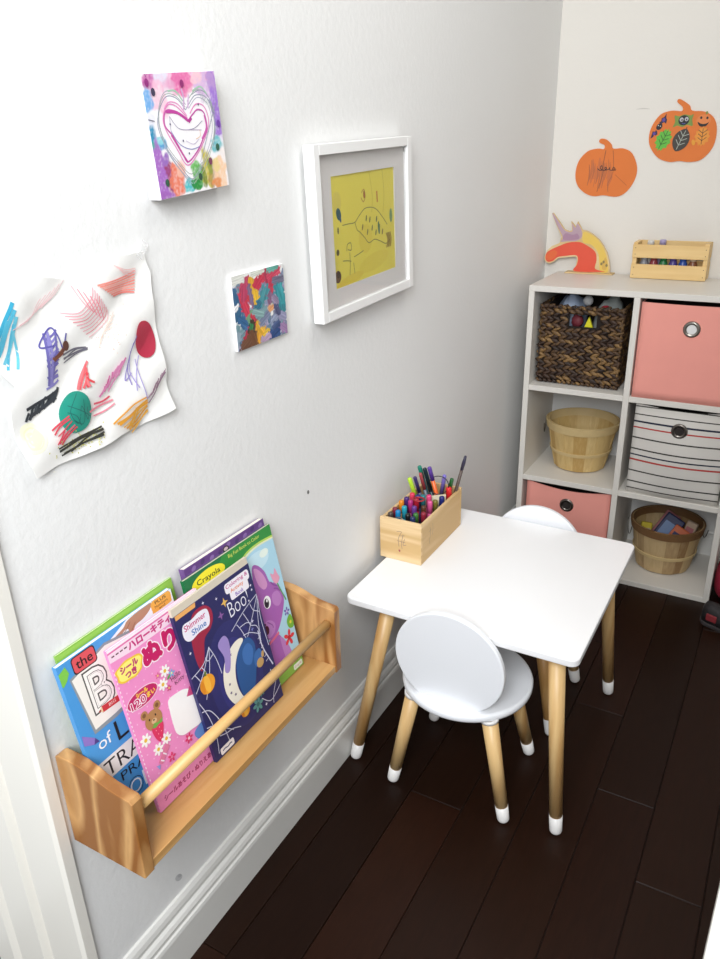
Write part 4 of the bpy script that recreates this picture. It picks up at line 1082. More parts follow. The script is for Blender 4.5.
# ================================================================== WALL SHELF WITH BOOKS
SY0, SY1, SD, SZ = .492, .994, .134, .422
sh = thing('book_ledge', 'honey pine wall ledge with a dowel rail holding picture books by the doorway', 'wall shelf', (0, SY0, SZ))
Ls = SY1 - SY0
def endpanel(y0):
    out = [(.001, 0), (SD - .001, 0), (SD, .001), (SD, .127), (SD - .004, .132), (.112, .1335), (.094, .136), (.078, .1405), (.062, .1465), (.044, .1510), (.026, .1525), (.006, .152), (.001, .149)]
    q = B(M['shelfz'])
    q.prism([(a, b) for a, b in out], 0, .018, .0015, Matrix.Translation((0, y0 + .018, 0)) @ Matrix.Rotation(PI / 2, 4, 'X'))
    return q.build('side_panel', sh)
endpanel(0); endpanel(Ls - .018)
q = B(M['shelfy']); q.box((.001, .018, .001), (SD - .002, Ls - .018, .0155), .001); q.build('bottom_board', sh)
q = B(M['shelfy']); q.box((.001, .018, .0155), (.010, Ls - .018, .040), .001); q.build('back_rail', sh)
q = B(M['dowel']); q.tube([(.119, .012, .101), (.119, Ls - .012, .101)], .0085, 20); q.build('dowel_rail', sh)

def book(label, yb, xb, th, phi, w, h, thick, cover, pages, name='coloring_book', stiff=.0008, page_short=0.0, page_extra=0.0):
    """local frame: u along the wall, v up the leaning cover, w out of the cover"""
    e2 = Vector((-math.sin(th), 0, math.cos(th))); e1 = Vector((0, 1, 0)); n = Vector((math.cos(th), 0, math.sin(th)))
    a = e1 * math.cos(phi) + e2 * math.sin(phi); b = -e1 * math.sin(phi) + e2 * math.cos(phi)
    org = Vector((xb, yb, SZ + .0160 + thick * math.sin(th) + (0 if phi >= 0 else -math.sin(phi) * w)))
    Mx = Matrix((a, b, n)).transposed().to_4x4(); Mx.translation = org
    t = thing(name, label, 'book'); t.matrix_world = Mx
    q = B(cover); q.box((0, 0, -stiff), (w, h, 0)); q.box((0, 0, -thick), (w, h, -thick + stiff)); q.box((0, 0, -thick + stiff), (stiff, h, -stiff)); q.build('cover', t)
    q = B(pages); q.box((stiff, .001, -thick + stiff), (w - .0005, h - .0005 + page_extra, -stiff)); q.build('page_block', t)
    return t, Print(Matrix.Identity(4), clip=(.02, .02, w * 100 - .02, h * 100 - .02), eps=.00008, dk=.00002)

cov = lambda n, h: plain('cover_' + n, h, .3, .02, 20)
# --- green edged book right at the wall
t, pr = book('thin lime green book furthest back behind the blue letter book', .525, .0495, .165, .012, .214, .276, .0035, cov('lime', '#86b548'), M['pages'])
pr.poly([(0, 27.4), (21.4, 27.4), (21.4, 25.8), (0, 25.8)], '#8fbe4e')
pr.build('cover_print', t)

# --- blue letter-tracing book
t, pr = book('big blue letter tracing workbook at the left end of the pine ledge', .5136, .062, .17, .012, .2095, .2686, .008, cov('blue', '#4c97d6'), plain('bright_pages', '#f0eeea', .8, .03, 90), 'workbook')
pr.poly([(6.6, 26.85), (21, 26.85), (21, 18), (10, 18), (8.2, 22)], '#e9eef3')
pr.poly([(6.5, 26.85), (12.2, 26.85), (7.2, 25.2)], '#4c97d6')
pr.poly(sm([(16.8, 26.8), (14.6, 26.85), (12.2, 26.6), (11.2, 26.0), (9.4, 25.5), (9.8, 25.0), (11.6, 25.6), (12, 24.8), (11.2, 23.6), (12.4, 24.2), (13.2, 25.2), (14.8, 25.4), (16.4, 26)], 4, True), '#b5876d')
pr.line(sm([(12.6, 26.2), (11.4, 25.4), (10.2, 25.2)], 4), .12, '#94684f'); pr.line(sm([(13.4, 25.7), (12.4, 24.9)], 4), .12, '#94684f')
pr.poly(sm([(17.0, 26.8), (20.4, 26.8), (20.6, 25.4), (20.2, 25.0), (17.0, 25.0), (16.7, 25.4)], 3, True), '#e9a94a')
pr.text('PLUS', 17.5, 26.1, .5, '#4a3520', 2.2, .01); pr.text('Numbers', 17.3, 25.55, .4, '#4a3520', 2.6); pr.text('and', 18, 25.1, .35, '#4a3520', 1.2)
pr.poly([(0, 25.8), (1.2, 26.3), (1.5, 25.2), (.9, 24.4), (.2, 23.9), (0, 24)], '#7cc24c')
pr.poly([(1.2, 24.3), (7.6, 25.9), (12, 25.2), (12, 16.2), (6.0, 15.3), (2.1, 15.3)], '#8d959b')
pr.poly([(1.5, 24.0), (7.6, 25.5), (12, 24.8), (12, 16.5), (5.9, 15.9), (2.4, 15.8)], '#efeae2')
def rrect(x0, y0, x1, y1, r):
    P = []
    for cx, cy, a0 in ((x1 - r, y1 - r, 0), (x0 + r, y1 - r, PI / 2), (x0 + r, y0 + r, PI), (x1 - r, y0 + r, 1.5 * PI)):
        for k in range(5): P.append((cx + r * math.cos(a0 + PI / 2 * k / 4), cy + r * math.sin(a0 + PI / 2 * k / 4)))
    return P
pr.poly(rrect(2.15, 24.3, 6.05, 26.75, .5), '#2b2020'); pr.poly(rrect(2.3, 24.45, 5.9, 26.6, .45), '#d9535a')
pr.text('the', 2.75, 24.85, 1.35, '#231b1b', 2.7, .012)
pr.text('B', 3.2, 17.7, 6.1, '#f4f0ea', 3.7, .03, 0, '#4a4744', .028)
pr.text('B', 3.65, 18.2, 5.1, '#54504c', 2.85, -.028, 0); pr.text('B', 3.75, 18.3, 4.9, '#f4f0ea', 2.65, -.036, 0)
pr.line([(4.2, 17.7), (7.4, 17.5)], .95, '#c8343c'); pr.poly([(4.3, 18.15), (4.3, 17.25), (3.6, 17.7)], '#e9c9a0'); pr.ell(3.85, 17.7, .2, .15, '#8e1f28'); pr.text('BIG', 5.4, 17.4, .45, '#f0d8d0', 1.2)
pr.poly([(.2, 16.4), (1.9, 14.9), (2.3, 14.1), (1.5, 14.1), (.1, 14.9)], '#8d74c0'); pr.poly([(1.9, 14.9), (2.4, 14.0), (1.5, 14.1)], '#4e3f86')
pr.text('of', 2.0, 12.7, 1.75, '#f4f4f4', 2.3, .0)
pr.text('L', 5.1, 12.0, 2.9, '#1d1a1c', 1.9, .0)
pr.poly([(0, 11.1), (10, 11.1), (10, 8.1), (0, 8.1)], '#e9e3e0')
pr.text('TRA', 1.7, 8.5, 2.15, '#1d1a1c', 6.6, -.004)
pr.text('PRA', 3.7, 6.3, 1.35, '#17161c', 4.6, -.004)
pr.text('O', 4.2, 3.0, 2.4, '#4c97d6', 2.4, .0, 0, '#1d2430', .03); pr.text('O', 4.4, 3.2, 2.0, '#f0f2f5', 2.0, -.01, 0); pr.text('O', 4.75, 3.55, 1.3, '#4c97d6', 1.3, .02, 0)
pr.text('L', 6.9, 3.0, 2.4, '#f0f2f5', 1.6, -.01)
pr.build('cover_print', t)

# --- purple book against the wall
t, pr = book('purple paperback at the very back right, against the wall', .751, .067, .19, -.01, .199, .2823, .011, cov('purple', '#6c4b86'), M['pages'])
pr.poly([(0, 28.2), (19.9, 28.2), (19.9, 25), (0, 25)], '#5f3d7d')
pr.poly([(0, 27.2), (19.9, 27.2), (19.9, 25.4), (0, 25.4)], '#70508e')
for k in range(9): pr.ell(2 + k * 2.1, 27.5 + .2 * math.sin(k * 2), .55, .35, '#49306a' if k % 2 else '#8566a2', .4)
pr.ell(9.6, 27.3, .8, .5, '#3a2b3c'); pr.ell(9.6, 27.3, .5, .28, '#c8b0b8')
pr.build('cover_print', t)

# --- pink coloring book
t, pr = book('pink coloring book with Japanese lettering and a teddy bear behind the dowel rail', .5732, .087, .195, 0, .178, .2615, .005, cov('pink', '#ec8fc4'), plain('white_pages', '#efe9e6', .8, .03, 90))
pr.poly([(0, 26.2), (17.8, 26.2), (17.8, 24.3), (0, 24.3)], '#f0b9d6'); pr.poly([(0, 26.2), (17.8, 26.2), (17.8, 25.75), (0, 25.75)], '#f4e6ee'); pr.poly([(0, 25.75), (17.8, 25.75), (17.8, 25.5), (0, 25.5)], '#dd6da6')
pr.poly([(0, 25.5), (17.8, 25.5), (17.8, 23.9), (4.2, 23.9), (0, 24.3)], '#f2d3e3')
for k in range(4): pr.line([(.5 + k * .75, 24.95), (1.0 + k * .75, 24.95)], .2, '#5a2038')
for k in range(16):
    for j in range(11):
        x_ = 1 + j * 1.6 + (.8 if k % 2 else 0); y_ = 1.6 + k * 1.25
        if x_ < 17.4: pr.ell(x_, y_, .13, .13, '#f5b6da', 0, 8); pr.k -= 1
pr.k += 1
for k in range(34): pr.line([(.12, .6 + k * .68), (.12, .95 + k * .68)], .16, '#f6dce9'); pr.k -= 1
pr.k += 1
pr.text('ハローキティー', 3.5, 24.2, 1.15, '#c62c7c', 9.6, fat=.07)
pr.text('ぬり', 5.2, 20.5, 2.9, '#c2175f', 6.2, 0, 0, '#f9e3ee', fat=.24, fo=.42)
pr.poly(sm([(.35, 21.9), (.2, 22.7), (1.1, 23.1), (2.2, 23.4), (3.4, 23.3), (4.6, 23.1), (5.2, 22.4), (4.8, 21.6), (4.5, 20.9), (3.3, 20.4), (2.2, 20.5), (1.1, 20.6), (.3, 21.2)], 4, True), '#eec33c')
pr.poly(sm([(.6, 21.9), (.5, 22.6), (1.2, 22.9), (2.3, 23.15), (3.4, 23.05), (4.5, 22.85), (4.9, 22.3), (4.5, 21.6), (4.2, 21.0), (3.2, 20.65), (2.2, 20.75), (1.2, 20.85), (.6, 21.3)], 4, True), '#f6e878')
pr.text('シール', 1.1, 21.95, .9, '#b8306c', 3.1, fat=.07); pr.text('つき', 1.7, 20.9, .9, '#b8306c', 1.9, fat=.07)
pr.ell(3.15, 17.1, 2.95, 1.35, '#f4cfe0'); pr.ell(3.15, 17.1, 2.8, 1.22, '#c01f62')
pr.text('シール', 2.2, 17.45, .62, '#f3c84a', 2.1, fat=.05); pr.text('120', .9, 16.25, 1.1, '#c01f62', 2.7, 0, 0, '#f8eaf1', fat=.02, fo=.14); pr.text('まい', 3.9, 16.5, .75, '#f3c84a', 1.5, fat=.04)
# generic teddy with a strawberry
pr.ell(3.7, 13.0, 1.6, 1.45, '#b27f52', 0, 22); pr.ell(2.4, 14.5, .65, .65, '#b27f52'); pr.ell(4.9, 14.6, .65, .65, '#b27f52'); pr.ell(2.4, 14.5, .32, .32, '#7d5434'); pr.ell(4.9, 14.6, .32, .32, '#7d5434')
pr.ell(3.0, 13.4, .13, .18, '#22160f'); pr.ell(4.2, 13.5, .13, .18, '#22160f'); pr.ell(3.7, 12.8, .5, .38, '#d6ae84'); pr.ell(3.7, 12.95, .16, .12, '#22160f')
pr.poly(sm([(2.9, 11.9), (4, 12.2), (5.0, 11.7), (4.6, 10.4), (3.8, 9.3), (3.1, 10.2)], 4, True), '#d62f5f')
for x_, y_ in ((3.5, 11.3), (4.2, 11.4), (3.7, 10.6), (4.3, 10.7), (3.8, 9.9)): pr.ell(x_, y_, .09, .12, '#f4a0a8', 0, 6)
pr.poly([(3.0, 12.0), (3.6, 12.5), (4.2, 12.2), (5.2, 12.4), (4.9, 11.8), (4.2, 11.9), (3.6, 11.7)], '#6aa548')
for x_, y_, r in ((1.4, 11.2, 1.0), (4.7, 9.1, .95), (2.9, 8.6, .95), (7.9, 18.2, .95), (6.9, 16.6, .95)): pr.flower(x_, y_, r, '#f5f0ee', '#e4b93e')
pr.flower(8.9, 17.2, .6, '#7ab0dc', '#e8e0a0', 5); pr.flower(6.5, 18.3, .5, '#dc6a9a', '#f0d070', 5); pr.flower(7.7, 15.5, .5, '#d0487e', '#f0d070', 5); pr.ell(8.2, 17.0, .4, .2, '#5f9a58', .6)
pr.text('Hello', 8.5, 15.9, .85, '#6d3a52', 1.9, -.005, .12); pr.text('Kitty', 9.0, 14.9, .85, '#6d3a52', 1.9, -.005, .12)
# plain scalloped white cloud in place of the mascot
pr.poly(sm([(6.6, 8.6), (6.5, 10.4), (6.6, 12.2), (6.9, 13.9), (8.6, 14.0), (10.3, 13.6), (11.8, 12.4), (12.6, 10.4), (12.4, 8.4), (11.4, 7.1), (9.4, 7.2), (7.6, 7.5)], 5, True), '#f4f1f1')
pr.poly([(10.2, 12.3), (11.2, 13.5), (11.8, 12.6), (13.0, 13), (12.2, 11.6)], '#c74a7e')
pr.line(sm([(2.5, 6.5), (4.6, 8.2)], 3), .9, '#d9799c'); pr.line([(2.7, 6.9), (3.2, 6.4)], .2, '#efe0ea'); pr.line([(3.4, 7.6), (3.9, 7.0)], .2, '#efe0ea'); pr.poly([(2.4, 6.4), (1.7, 6.6), (2.1, 5.7)], '#8a9ad0')
pr.flower(4.6, 6.0, .75, '#d8376c', '#e67f9c', 5); pr.flower(8.4, 6.4, .8, '#d8376c', '#f2c8d4', 6); pr.poly(sm([(9.6, 6.4), (11.8, 7.0), (12.8, 5.4), (10.4, 4.8)], 4, True), '#5f86c4')
pr.poly([(0, 3.0), (17.8, 3.0), (17.8, .0), (0, .0)], '#e88ab8')
pr.text('シールあそび・ぬりえあそび', 1.3, .95, .85, '#a0305f', 12.0, fat=.035)
pr.build('cover_print', t)

# --- green topped bunny book
t, pr = book('large green topped coloring book with a purple bunny at the right end of the ledge', .7365, .078, .20, -.01, .2173, .2736, .006, cov('forest', '#1f6f42'), M['newsprint'])
pr.poly([(0, 27.36), (21.7, 27.36), (21.7, 0), (0, 0)], '#a9d2e4')
pr.poly([(0, 27.36), (21.7, 27.36), (21.7, 25.2), (18, 25.4), (15, 25.2), (12.5, 24.4), (10, 23.6), (0, 23.4)], '#2f8a3c')
pr.poly([(0, 27.36), (9, 27.36), (6, 24.5), (4, 23.4), (0, 23.4)], '#1f6f42')
pr.line(sm([(21.7, 25.2), (18, 25.5), (15, 25.3), (12.5, 24.5), (10, 23.5)], 6), .35, '#b6d35c'); pr.line(sm([(21.7, 24.9), (18, 25.15), (15, 24.9), (12.8, 24.1)], 6), .3, '#e6e6c0')
pr.ell(5.2, 25.5, 3.9, 1.4, '#f2e338', .02, 26)
pr.text('Crayola', 2.5, 25.0, 1.15, '#1d3a2a', 5.4, .01)
pr.text('Big Fun Book to Color', 10.3, 26.15, .75, '#dfe46a', 8.2, .0)
pr.ell(16.5, 22.8, 3.2, 1.6, '#c4e2ee'); pr.ell(18.6, 23.4, 1.2, .7, '#e4f0e6'); pr.ell(13.5, 18, 2, 4, '#b9dbea')
bun, bun2, bun3 = '#a45fae', '#b87cbf', '#8a4a96'
pr.fan(sm([(12.2, 5), (13.6, 7.6), (15.2, 9), (17.0, 8.8), (18.3, 6.5), (18.9, 3.4), (18.4, 0.6), (12.4, .3), (11.6, 2.4)], 5, True), bun, 1)
pr.fan(sm([(17.4, 8), (19.2, 5), (19.4, 1.6), (18.6, .6), (17.6, 3)], 4, True), bun2, 1)
pr.fan(sm([(13.8, 16.5), (14.2, 19.6), (14.9, 22.4), (16.2, 22.2), (17.6, 20.4), (18.2, 18.2), (19.6, 17.2), (20.6, 15.2), (20.7, 13.6), (20, 12.2), (18.6, 10.4), (17, 9.1), (15.2, 8.8), (13.4, 10), (12.2, 12.6), (12.6, 15)], 5, True), bun, 1)
pr.fan(sm([(15.1, 21.9), (16.2, 21.4), (17.2, 19.8), (17.5, 18), (16.4, 17.6), (15.3, 19.2)], 4, True), '#cf92c4', 1)
pr.fan(sm([(13.6, 11.8), (15.6, 12.2), (17, 10.8), (16.2, 9.4), (14.4, 9.4)], 4, True), bun2, 1)
pr.fan(sm([(18.0, 15.8), (19.6, 15.8), (20.2, 14), (19, 13.2), (17.8, 14.2)], 4, True), bun2, 1)
pr.ell(16.4, 15.2, .95, 1.15, '#f3f0f4'); pr.ell(16.2, 15.1, .62, .85, '#231a2c'); pr.ell(16.4, 15.5, .22, .28, '#f3f0f4')
pr.line(sm([(18.4, 18.0), (19, 17.2), (19.8, 16.6)], 4), .3, bun3); pr.line(sm([(18.8, 16.6), (19.6, 16.2), (20.3, 15.4)], 4), .25, bun3)
pr.ell(14.6, 10.8, .65, .8, '#4a1430'); pr.ell(14.4, 11.9, .35, .28, '#5c2a50'); pr.line(sm([(15.2, 12), (16.2, 11), (16.3, 10.4)], 4), .18, bun3)
pr.line(sm([(13.8, 8.2), (15.6, 8.5), (17.4, 8.9)], 5), .5, '#d8688e')
pr.line(sm([(19.8, 17.8), (20.4, 15.6), (21.2, 13.2)], 5), .28, '#5c9a5a'); pr.fan(sm([(19.2, 17.6), (18.8, 19.4), (19.6, 18.9), (20.2, 19.8), (20.6, 18.6), (20.9, 17.6), (20, 17)], 4, True), '#e09ab4', 1)
pr.poly([(10, 3.4), (13, 2.4), (16, 1.6), (19, 3.0), (21.7, 4.0), (21.7, 0), (10, 0)], '#86b64a')
pr.flower(19.6, 6.6, 1.5, '#d93a46', '#b52a38', 5); pr.flower(20.6, 11.2, .8, '#6a54a8', '#c8b8e4', 5)
pr.fan(sm([(20, 9.6), (21.2, 10.4), (21.7, 9), (21.4, 7.8), (20.2, 8.2)], 4, True), '#6fae3e', 1); pr.ell(20.9, 9, .3, .3, '#d9d24a')
for k in range(10): pr.poly([(14 + k * .8, 1.6), (14.4 + k * .8, 3.6 + .5 * math.sin(k * 3)), (14.8 + k * .8, 1.6)], '#6da23c' if k % 2 else '#97c25a')
pr.poly(rrect(18.8, .3, 21.4, 1.3, .25), '#e4efe0'); pr.text('Crayola', 19.05, .5, .5, '#b5527e', 2.1)
pr.build('cover_print', t)

# --- midnight blue Boo book in front
t, pr = book('midnight blue activity book with spider webs and the word Boo, front of the ledge', .6866, .0962, .20, 0, .1773, .2493, .006, cov('navy', '#2a2a5e'), M['newsprint'], page_extra=.012, stiff=.0006)
pr.poly([(0, 24.9), (17.7, 24.9), (17.7, 0), (0, 0)], '#26255a')
pr.ell(9, 10, 6, 9, '#2b2b66', 0, 28); pr.ell(9, 9.5, 4.2, 6.6, '#313174', 0, 28)
pr.poly([(.4, 24.9), (4.8, 24.9), (4.6, 24.2), (.4, 24.2)], '#e8a860')
pr.fan(sm([(3.9, 23.6), (6.2, 23.6), (7.4, 22.4), (7.3, 20.8), (6.2, 19.6), (4.6, 18.8), (3.6, 16.4), (2.4, 14.6), (1.9, 16.4), (2.0, 19.2), (2.6, 22)], 5, True), '#9c2240', 1)
pr.fan(sm([(.9, 21.6), (1.4, 22.9), (3.2, 22.9), (5, 23.2), (6.6, 22.8), (6.7, 21.2), (6, 20.2), (4, 20.3), (2.2, 20.0), (1.2, 20.5)], 4, True), '#ece7f2', 1)
pr.text('Shimmer', 1.4, 21.75, .95, '#c43a78', 4.7, .015, .02); pr.text('Shine', 2.6, 20.5, .95, '#2f6fb4', 3.2, .015, .02)
pr.poly(rrect(11.2, 22.6, 17.2, 24.3, .5), '#efe9f0'); pr.poly(rrect(12.0, 21.2, 16.6, 23.0, .4), '#efe9f0')
pr.text('Coloring &', 11.5, 23.2, .85, '#c2408c', 5.4, .012); pr.text('Activity', 12.3, 22.25, .8, '#e0702e', 3.2, .012); pr.text('Book', 13.2, 21.4, .65, '#7a4ab0', 2.0, .012)
pr.text('Boo!', 10.9, 18.8, 2.5, '#e6e4f0', 4.9, -.012, .06)
pr.star(10.4, 21.8, .85, '#e2b45c', 4, .35); pr.star(9.0, 20.3, .75, '#8a5a9c', 4, .35); pr.star(9.0, 23.2, .3, '#d8d4e8'); pr.star(15.2, 15.8, .35, '#c8c6e0'); pr.star(14.7, 14.6, .45, '#6f74b4', 4, .35); pr.star(6.2, 24, .3, '#d8d4e8'); pr.star(16.9, 20.6, .25, '#d8d4e8', 4, .5); pr.star(16.9, 21.4, .25, '#d8d4e8', 4, .5); pr.star(1.2, 18.4, .3, '#d8d4e8')
wc = '#c9c9de'
webs = [[(17.7, 19.4), (14, 18.4), (10.2, 16.8)], [(17.7, 19.2), (15, 16), (12.4, 13.2)], [(17.7, 19.1), (16.6, 15.6), (15.9, 11.8)], [(17.7, 18.6), (17.2, 15), (17.4, 10)],
        [(11.6, 17.2), (12.2, 16.0), (12.8, 14.2), (13.4, 12.6)], [(13.6, 18.1), (14.2, 16.6), (14.6, 15.4), (15.8, 14.6), (16.2, 13.0)], [(12, 16.4), (13.8, 16.3), (14.8, 15.6)], [(12.4, 14.8), (14.0, 14.4), (16, 13)], [(15.6, 18.7), (16.0, 17.4), (16.8, 16.8), (17.3, 16.4)]]
for L in webs: pr.line(sm(L, 6), .13, wc)
pr.line(sm([(15.8, 13.7), (15.9, 10.5), (17.2, 6.5)], 8), .25, wc)
for k in range(6): pr.line([(15.9 + .1 * k, 12.6 - k * .9), (15.3 + .1 * k, 12.4 - k * .9)], .12, wc); pr.k -= 1
pr.k += 1
for L in ([(0, 14.8), (3, 15.5), (4.9, 17.3)], [(0, 12.2), (2.6, 14.4), (4.9, 17.3)], [(1.6, 10.2), (3.6, 13.6), (4.9, 17.3)], [(4.8, 17.3), (5.6, 14.8), (5.9, 12)], [(.8, 14.9), (1.5, 13.4), (2.2, 11.6)], [(2.4, 15.3), (2.9, 14.2), (3.2, 13)], [(3.6, 16.2), (4.0, 15.4), (5.2, 15.8)],
          [(0, 10.6), (1.0, 7.6), (1.4, 4.2), (.9, 1)], [(0, 9), (1.6, 8.2), (3, 5.2), (3.6, 1.4)], [(0, 6.2), (1.5, 5.6), (3, 4.2), (5, 2.4)], [(2, 3.4), (3.4, 2.9), (5.0, 2.6), (6.6, 1.8)], [(17.7, 2.4), (14.6, 1.2), (12.6, 2.9)], [(17.7, 4.6), (15.6, 2.0), (15, .4)]):
    pr.line(sm(L, 6), .14, wc)
# crescent moon with blue drape
moon = sm([(9.6, 14.8), (11.4, 14.9), (12, 14.2), (10.2, 13), (8.8, 11), (8.3, 8.4), (8.8, 6), (10, 4.4), (8.2, 4.6), (6.6, 6), (5.6, 8.6), (6, 11.4), (7.4, 13.6)], 5, True)
pr.poly(moon, '#ece6d8')
for x_, y_ in ((7.4, 12), (6.8, 9.4), (7.4, 7.2), (8.6, 13.6), (6.6, 8)): pr.star(x_, y_, .32, '#6b5f7c', 5, .45)
pr.fan(sm([(10.4, 13.2), (12.8, 14.2), (14.2, 12.6), (14, 10.6), (13.2, 8.2), (11.6, 5.4), (9.8, 4.8), (8.8, 6.6), (8.7, 9), (9.2, 11.4)], 5, True), '#27548f', 1)
pr.fan(sm([(11.2, 12.6), (12.8, 13.2), (13.6, 11.6), (12.4, 9.6), (11, 10.6)], 4, True), '#3a6cae', 1)
pr.fan(sm([(13.4, 10.4), (14.8, 11), (15.4, 9.8), (14.6, 8.2), (13.2, 8.6)], 4, True), '#3767a6', 1)
pr.ell(14.4, 8.6, .9, .8, '#c09a62'); pr.ell(15.4, 9.6, .35, .55, '#c09a62', -.3)
pr.fan(sm([(6.6, 16.4), (8.2, 17.2), (9, 16), (8.6, 13.6), (7.6, 11.4), (6.6, 11.8), (7.2, 14)], 4, True), '#9a86c4', 1)
def pk(cx, cy, r, s=1):
    pr.ell(cx, cy, r * 1.08, r, '#e79a2c', 0, 20); pr.ell(cx, cy, r * .42, r * .97, '#f2b440', 0, 16); pr.ell(cx - r * .72, cy, r * .3, r * .75, '#d9861f', 0, 14); pr.line([(cx, cy + r * .9), (cx + r * .15, cy + r * 1.35)], r * .28, '#6a7a30')
pk(2.6, 12.3, 1.5); pk(8.4, 3.5, 1.0)
pr.flower(11.4, 2.6, 1.3, '#5f9a98', '#3a6f70', 6); pr.flower(12.9, 4.0, .8, '#5f9a98', '#3a6f70', 6)
pr.poly(rrect(1.2, .35, 4.4, 1.5, .3), '#e8e2e4'); pr.line(sm([(1.7, .9), (2.3, 1.0), (2.9, .85), (3.5, 1.0), (3.9, .9)], 4), .2, '#55607c')
pr.star(13.2, 1.4, .35, '#d8d4e8'); pr.star(16.2, 6.0, .25, '#d8d4e8')
pr.build('cover_print', t)

# ================================================================== PLAY TABLE
TX0, TX1, TY0, TY1, TZ = .026, .513, 1.186, 1.688, .436
tb = thing('play_table', 'white square children\'s table with tapered pine legs in white caps', 'table', ((TX0 + TX1) / 2, (TY0 + TY1) / 2, 0))
hw, hd = (TX1 - TX0) / 2, (TY1 - TY0) / 2
def rr(w, d, r, n=6):
    P = []
    for cx, cy, a0 in ((w - r, d - r, 0), (-w + r, d - r, PI / 2), (-w + r, -d + r, PI), (w - r, -d + r, 1.5 * PI)):
        for k in range(n + 1): P.append((cx + r * math.cos(a0 + PI / 2 * k / n), cy + r * math.sin(a0 + PI / 2 * k / n)))
    return P
q = B(M['white']); q.prism(rr(hw, hd, .018), TZ - .016, TZ, .003, seg=3); q.build('tabletop', tb)
def leg(parent, foot, top, r0, r1, capf, name='leg', collar=False):
    F, T = Vector(foot), Vector(top)
    q = B(M['legx']); c = F.lerp(T, capf)
    q.tube([c - (T - F).normalized() * .002, T], [r0 + (r1 - r0) * capf, r1], 24)
    o = q.build(name, parent)
    q = B(M['cap']); d = T - F
    pts, rs = [], []
    for k in range(6):
        a = PI / 2 * k / 5
        pts.append(F + d.normalized() * (r0 * .75 * (1 - math.cos(a)))); rs.append(max(.001, r0 * 1.03 * (.35 + .65 * math.sin(a))))
    pts.append(c); rs.append((r0 + (r1 - r0) * capf) * 1.04)
    q.tube(pts, rs, 24)
    q.build('foot_cap', o)
    if collar:
        q = B(M['cap']); q.tube([T - d.normalized() * .008, T + d.normalized() * .0], [r1 * 1.12, r1 * 1.18], 24); q.build('collar', o)
    return o
ox, oy = (TX0 + TX1) / 2, (TY0 + TY1) / 2
for f, tp in (((.0335, 1.196), (.110, 1.232)), ((.500, 1.203), (.464, 1.226)), ((.492, 1.692), (.462, 1.640)), ((.040, 1.692), (.108, 1.640))):
    leg(tb, (f[0] - ox, f[1] - oy, 0), (tp[0] - ox, tp[1] - oy, TZ - .015), .0125, .0165, .105)

# chairs
def chair(label, loc, rz):
    t = thing('toddler_chair', label, 'chair', loc, (0, 0, rz))
    n = 48
    q = B(M['chairwhite']); R = .137
    prof = [(R - .006, .248), (R - .001, .250), (R, .254), (R, .260), (R - .002, .264), (R - .006, .2655)]
    q.lathe(prof, n=64); q.build('seat', t)
    q = B(M['chairwhite'])
    rb, cz = .1155, .095
    a0 = math.asin(-(cz - .0) / rb) if cz < rb else -PI / 2
    P = []
    for k in range(61):
        a = a0 + (PI - 2 * a0) * k / 60
        P.append((rb * math.cos(a), cz + rb * math.sin(a)))
    P = P[:-1] if (Vector(P[0]) - Vector(P[-1])).length < 1e-6 else P
    T = Matrix.Translation((0, -.104 + .0065, .2650)) @ Matrix.Rotation(rad(3), 4, 'X') @ Matrix.Rotation(PI / 2, 4, 'X')
    q.prism(P, -.0065, .0065, .003, T, 3); q.build('backrest', t)
    for f, tp in (((-.128, -.103), (-.083, -.088)), ((.128, -.096), (.083, -.088)), ((.113, .118), (.072, .068)), ((-.13, .122), (-.072, .068))):
        leg(t, (f[0], f[1], 0), (tp[0], tp[1], .2475), .0125, .0165, .16, collar=True)
    return t
chair('white round-backed child chair on the near side of the play table', (.269, 1.277, 0), 0)
chair('white round-backed child chair on the far side of the play table, facing the near one', (.278, 1.597, 0), PI)

# ================================================================== PEN BOX
PX0, PX1, PY0, PY1, PZ, PH = .0125, .1145, 1.372, 1.600, TZ, .101
pb = thing('pencil_box', 'open finger-jointed pine box full of pens on the white play table by the wall', 'box', (PX0, PY0, PZ))
pw, pl, pt = PX1 - PX0, PY1 - PY0, .007
def psh(name, a, b, mat):
    q = B(mat); q.box(a, b, .0008, seg=1); return q.build(name, pb)
fr_ = psh('end_panel', (pt * .0, 0, .0005), (pw, pt, PH), M['penboxx'])
psh('end_panel', (0, pl - pt, .0005), (pw, pl, PH), M['penboxx'])
sd_ = psh('side_panel', (pw - pt, pt, .0005), (pw, pl - pt, PH - .003), M['penbox'])
psh('side_panel', (0, pt, .0005), (pt, pl - pt, PH - .003), M['penbox'])
psh('bottom_panel', (pt, pt, .001), (pw - pt, pl - pt, .006), M['penbox'])
q = B(M['penboxx'])      # box joints showing on the corner
for k in range(5):
    q.box((pw - .0005, .0002, .006 + k * .019), (pw + .0006, pt, .0145 + k * .019), .0003, seg=1)
q.build('finger_joint', pb)
q = B(plain('cream_card', '#e6ddc0', .7)); T = Matrix.Translation((.011, .1115, .0063)) @ Matrix.Rotation(.70, 4, 'Z')
q.box((0, 0, 0), (.096, .0015, .094), 0, T); q.build('divider', pb)
pr = Print(Matrix(((1, 0, 0, 0), (0, 0, -1, 0), (0, 1, 0, 0), (0, 0, 0, 1))))
for L in ([(4.2, 7.2), (5.4, 7.4), (5.0, 6.4), (6.2, 6.6)], [(5.0, 6.6), (4.6, 5.2), (4.8, 3.6)], [(5.8, 6.8), (5.4, 4.4), (5.6, 3.2)], [(4.4, 5.0), (6.4, 4.9)], [(6.2, 5.8), (5.8, 4.2), (6.6, 4.4)]): pr.line(sm(L, 5), .11, '#8c7466')
pr.ell(4.9, 2.6, .22, .3, '#9a3f50', .4)
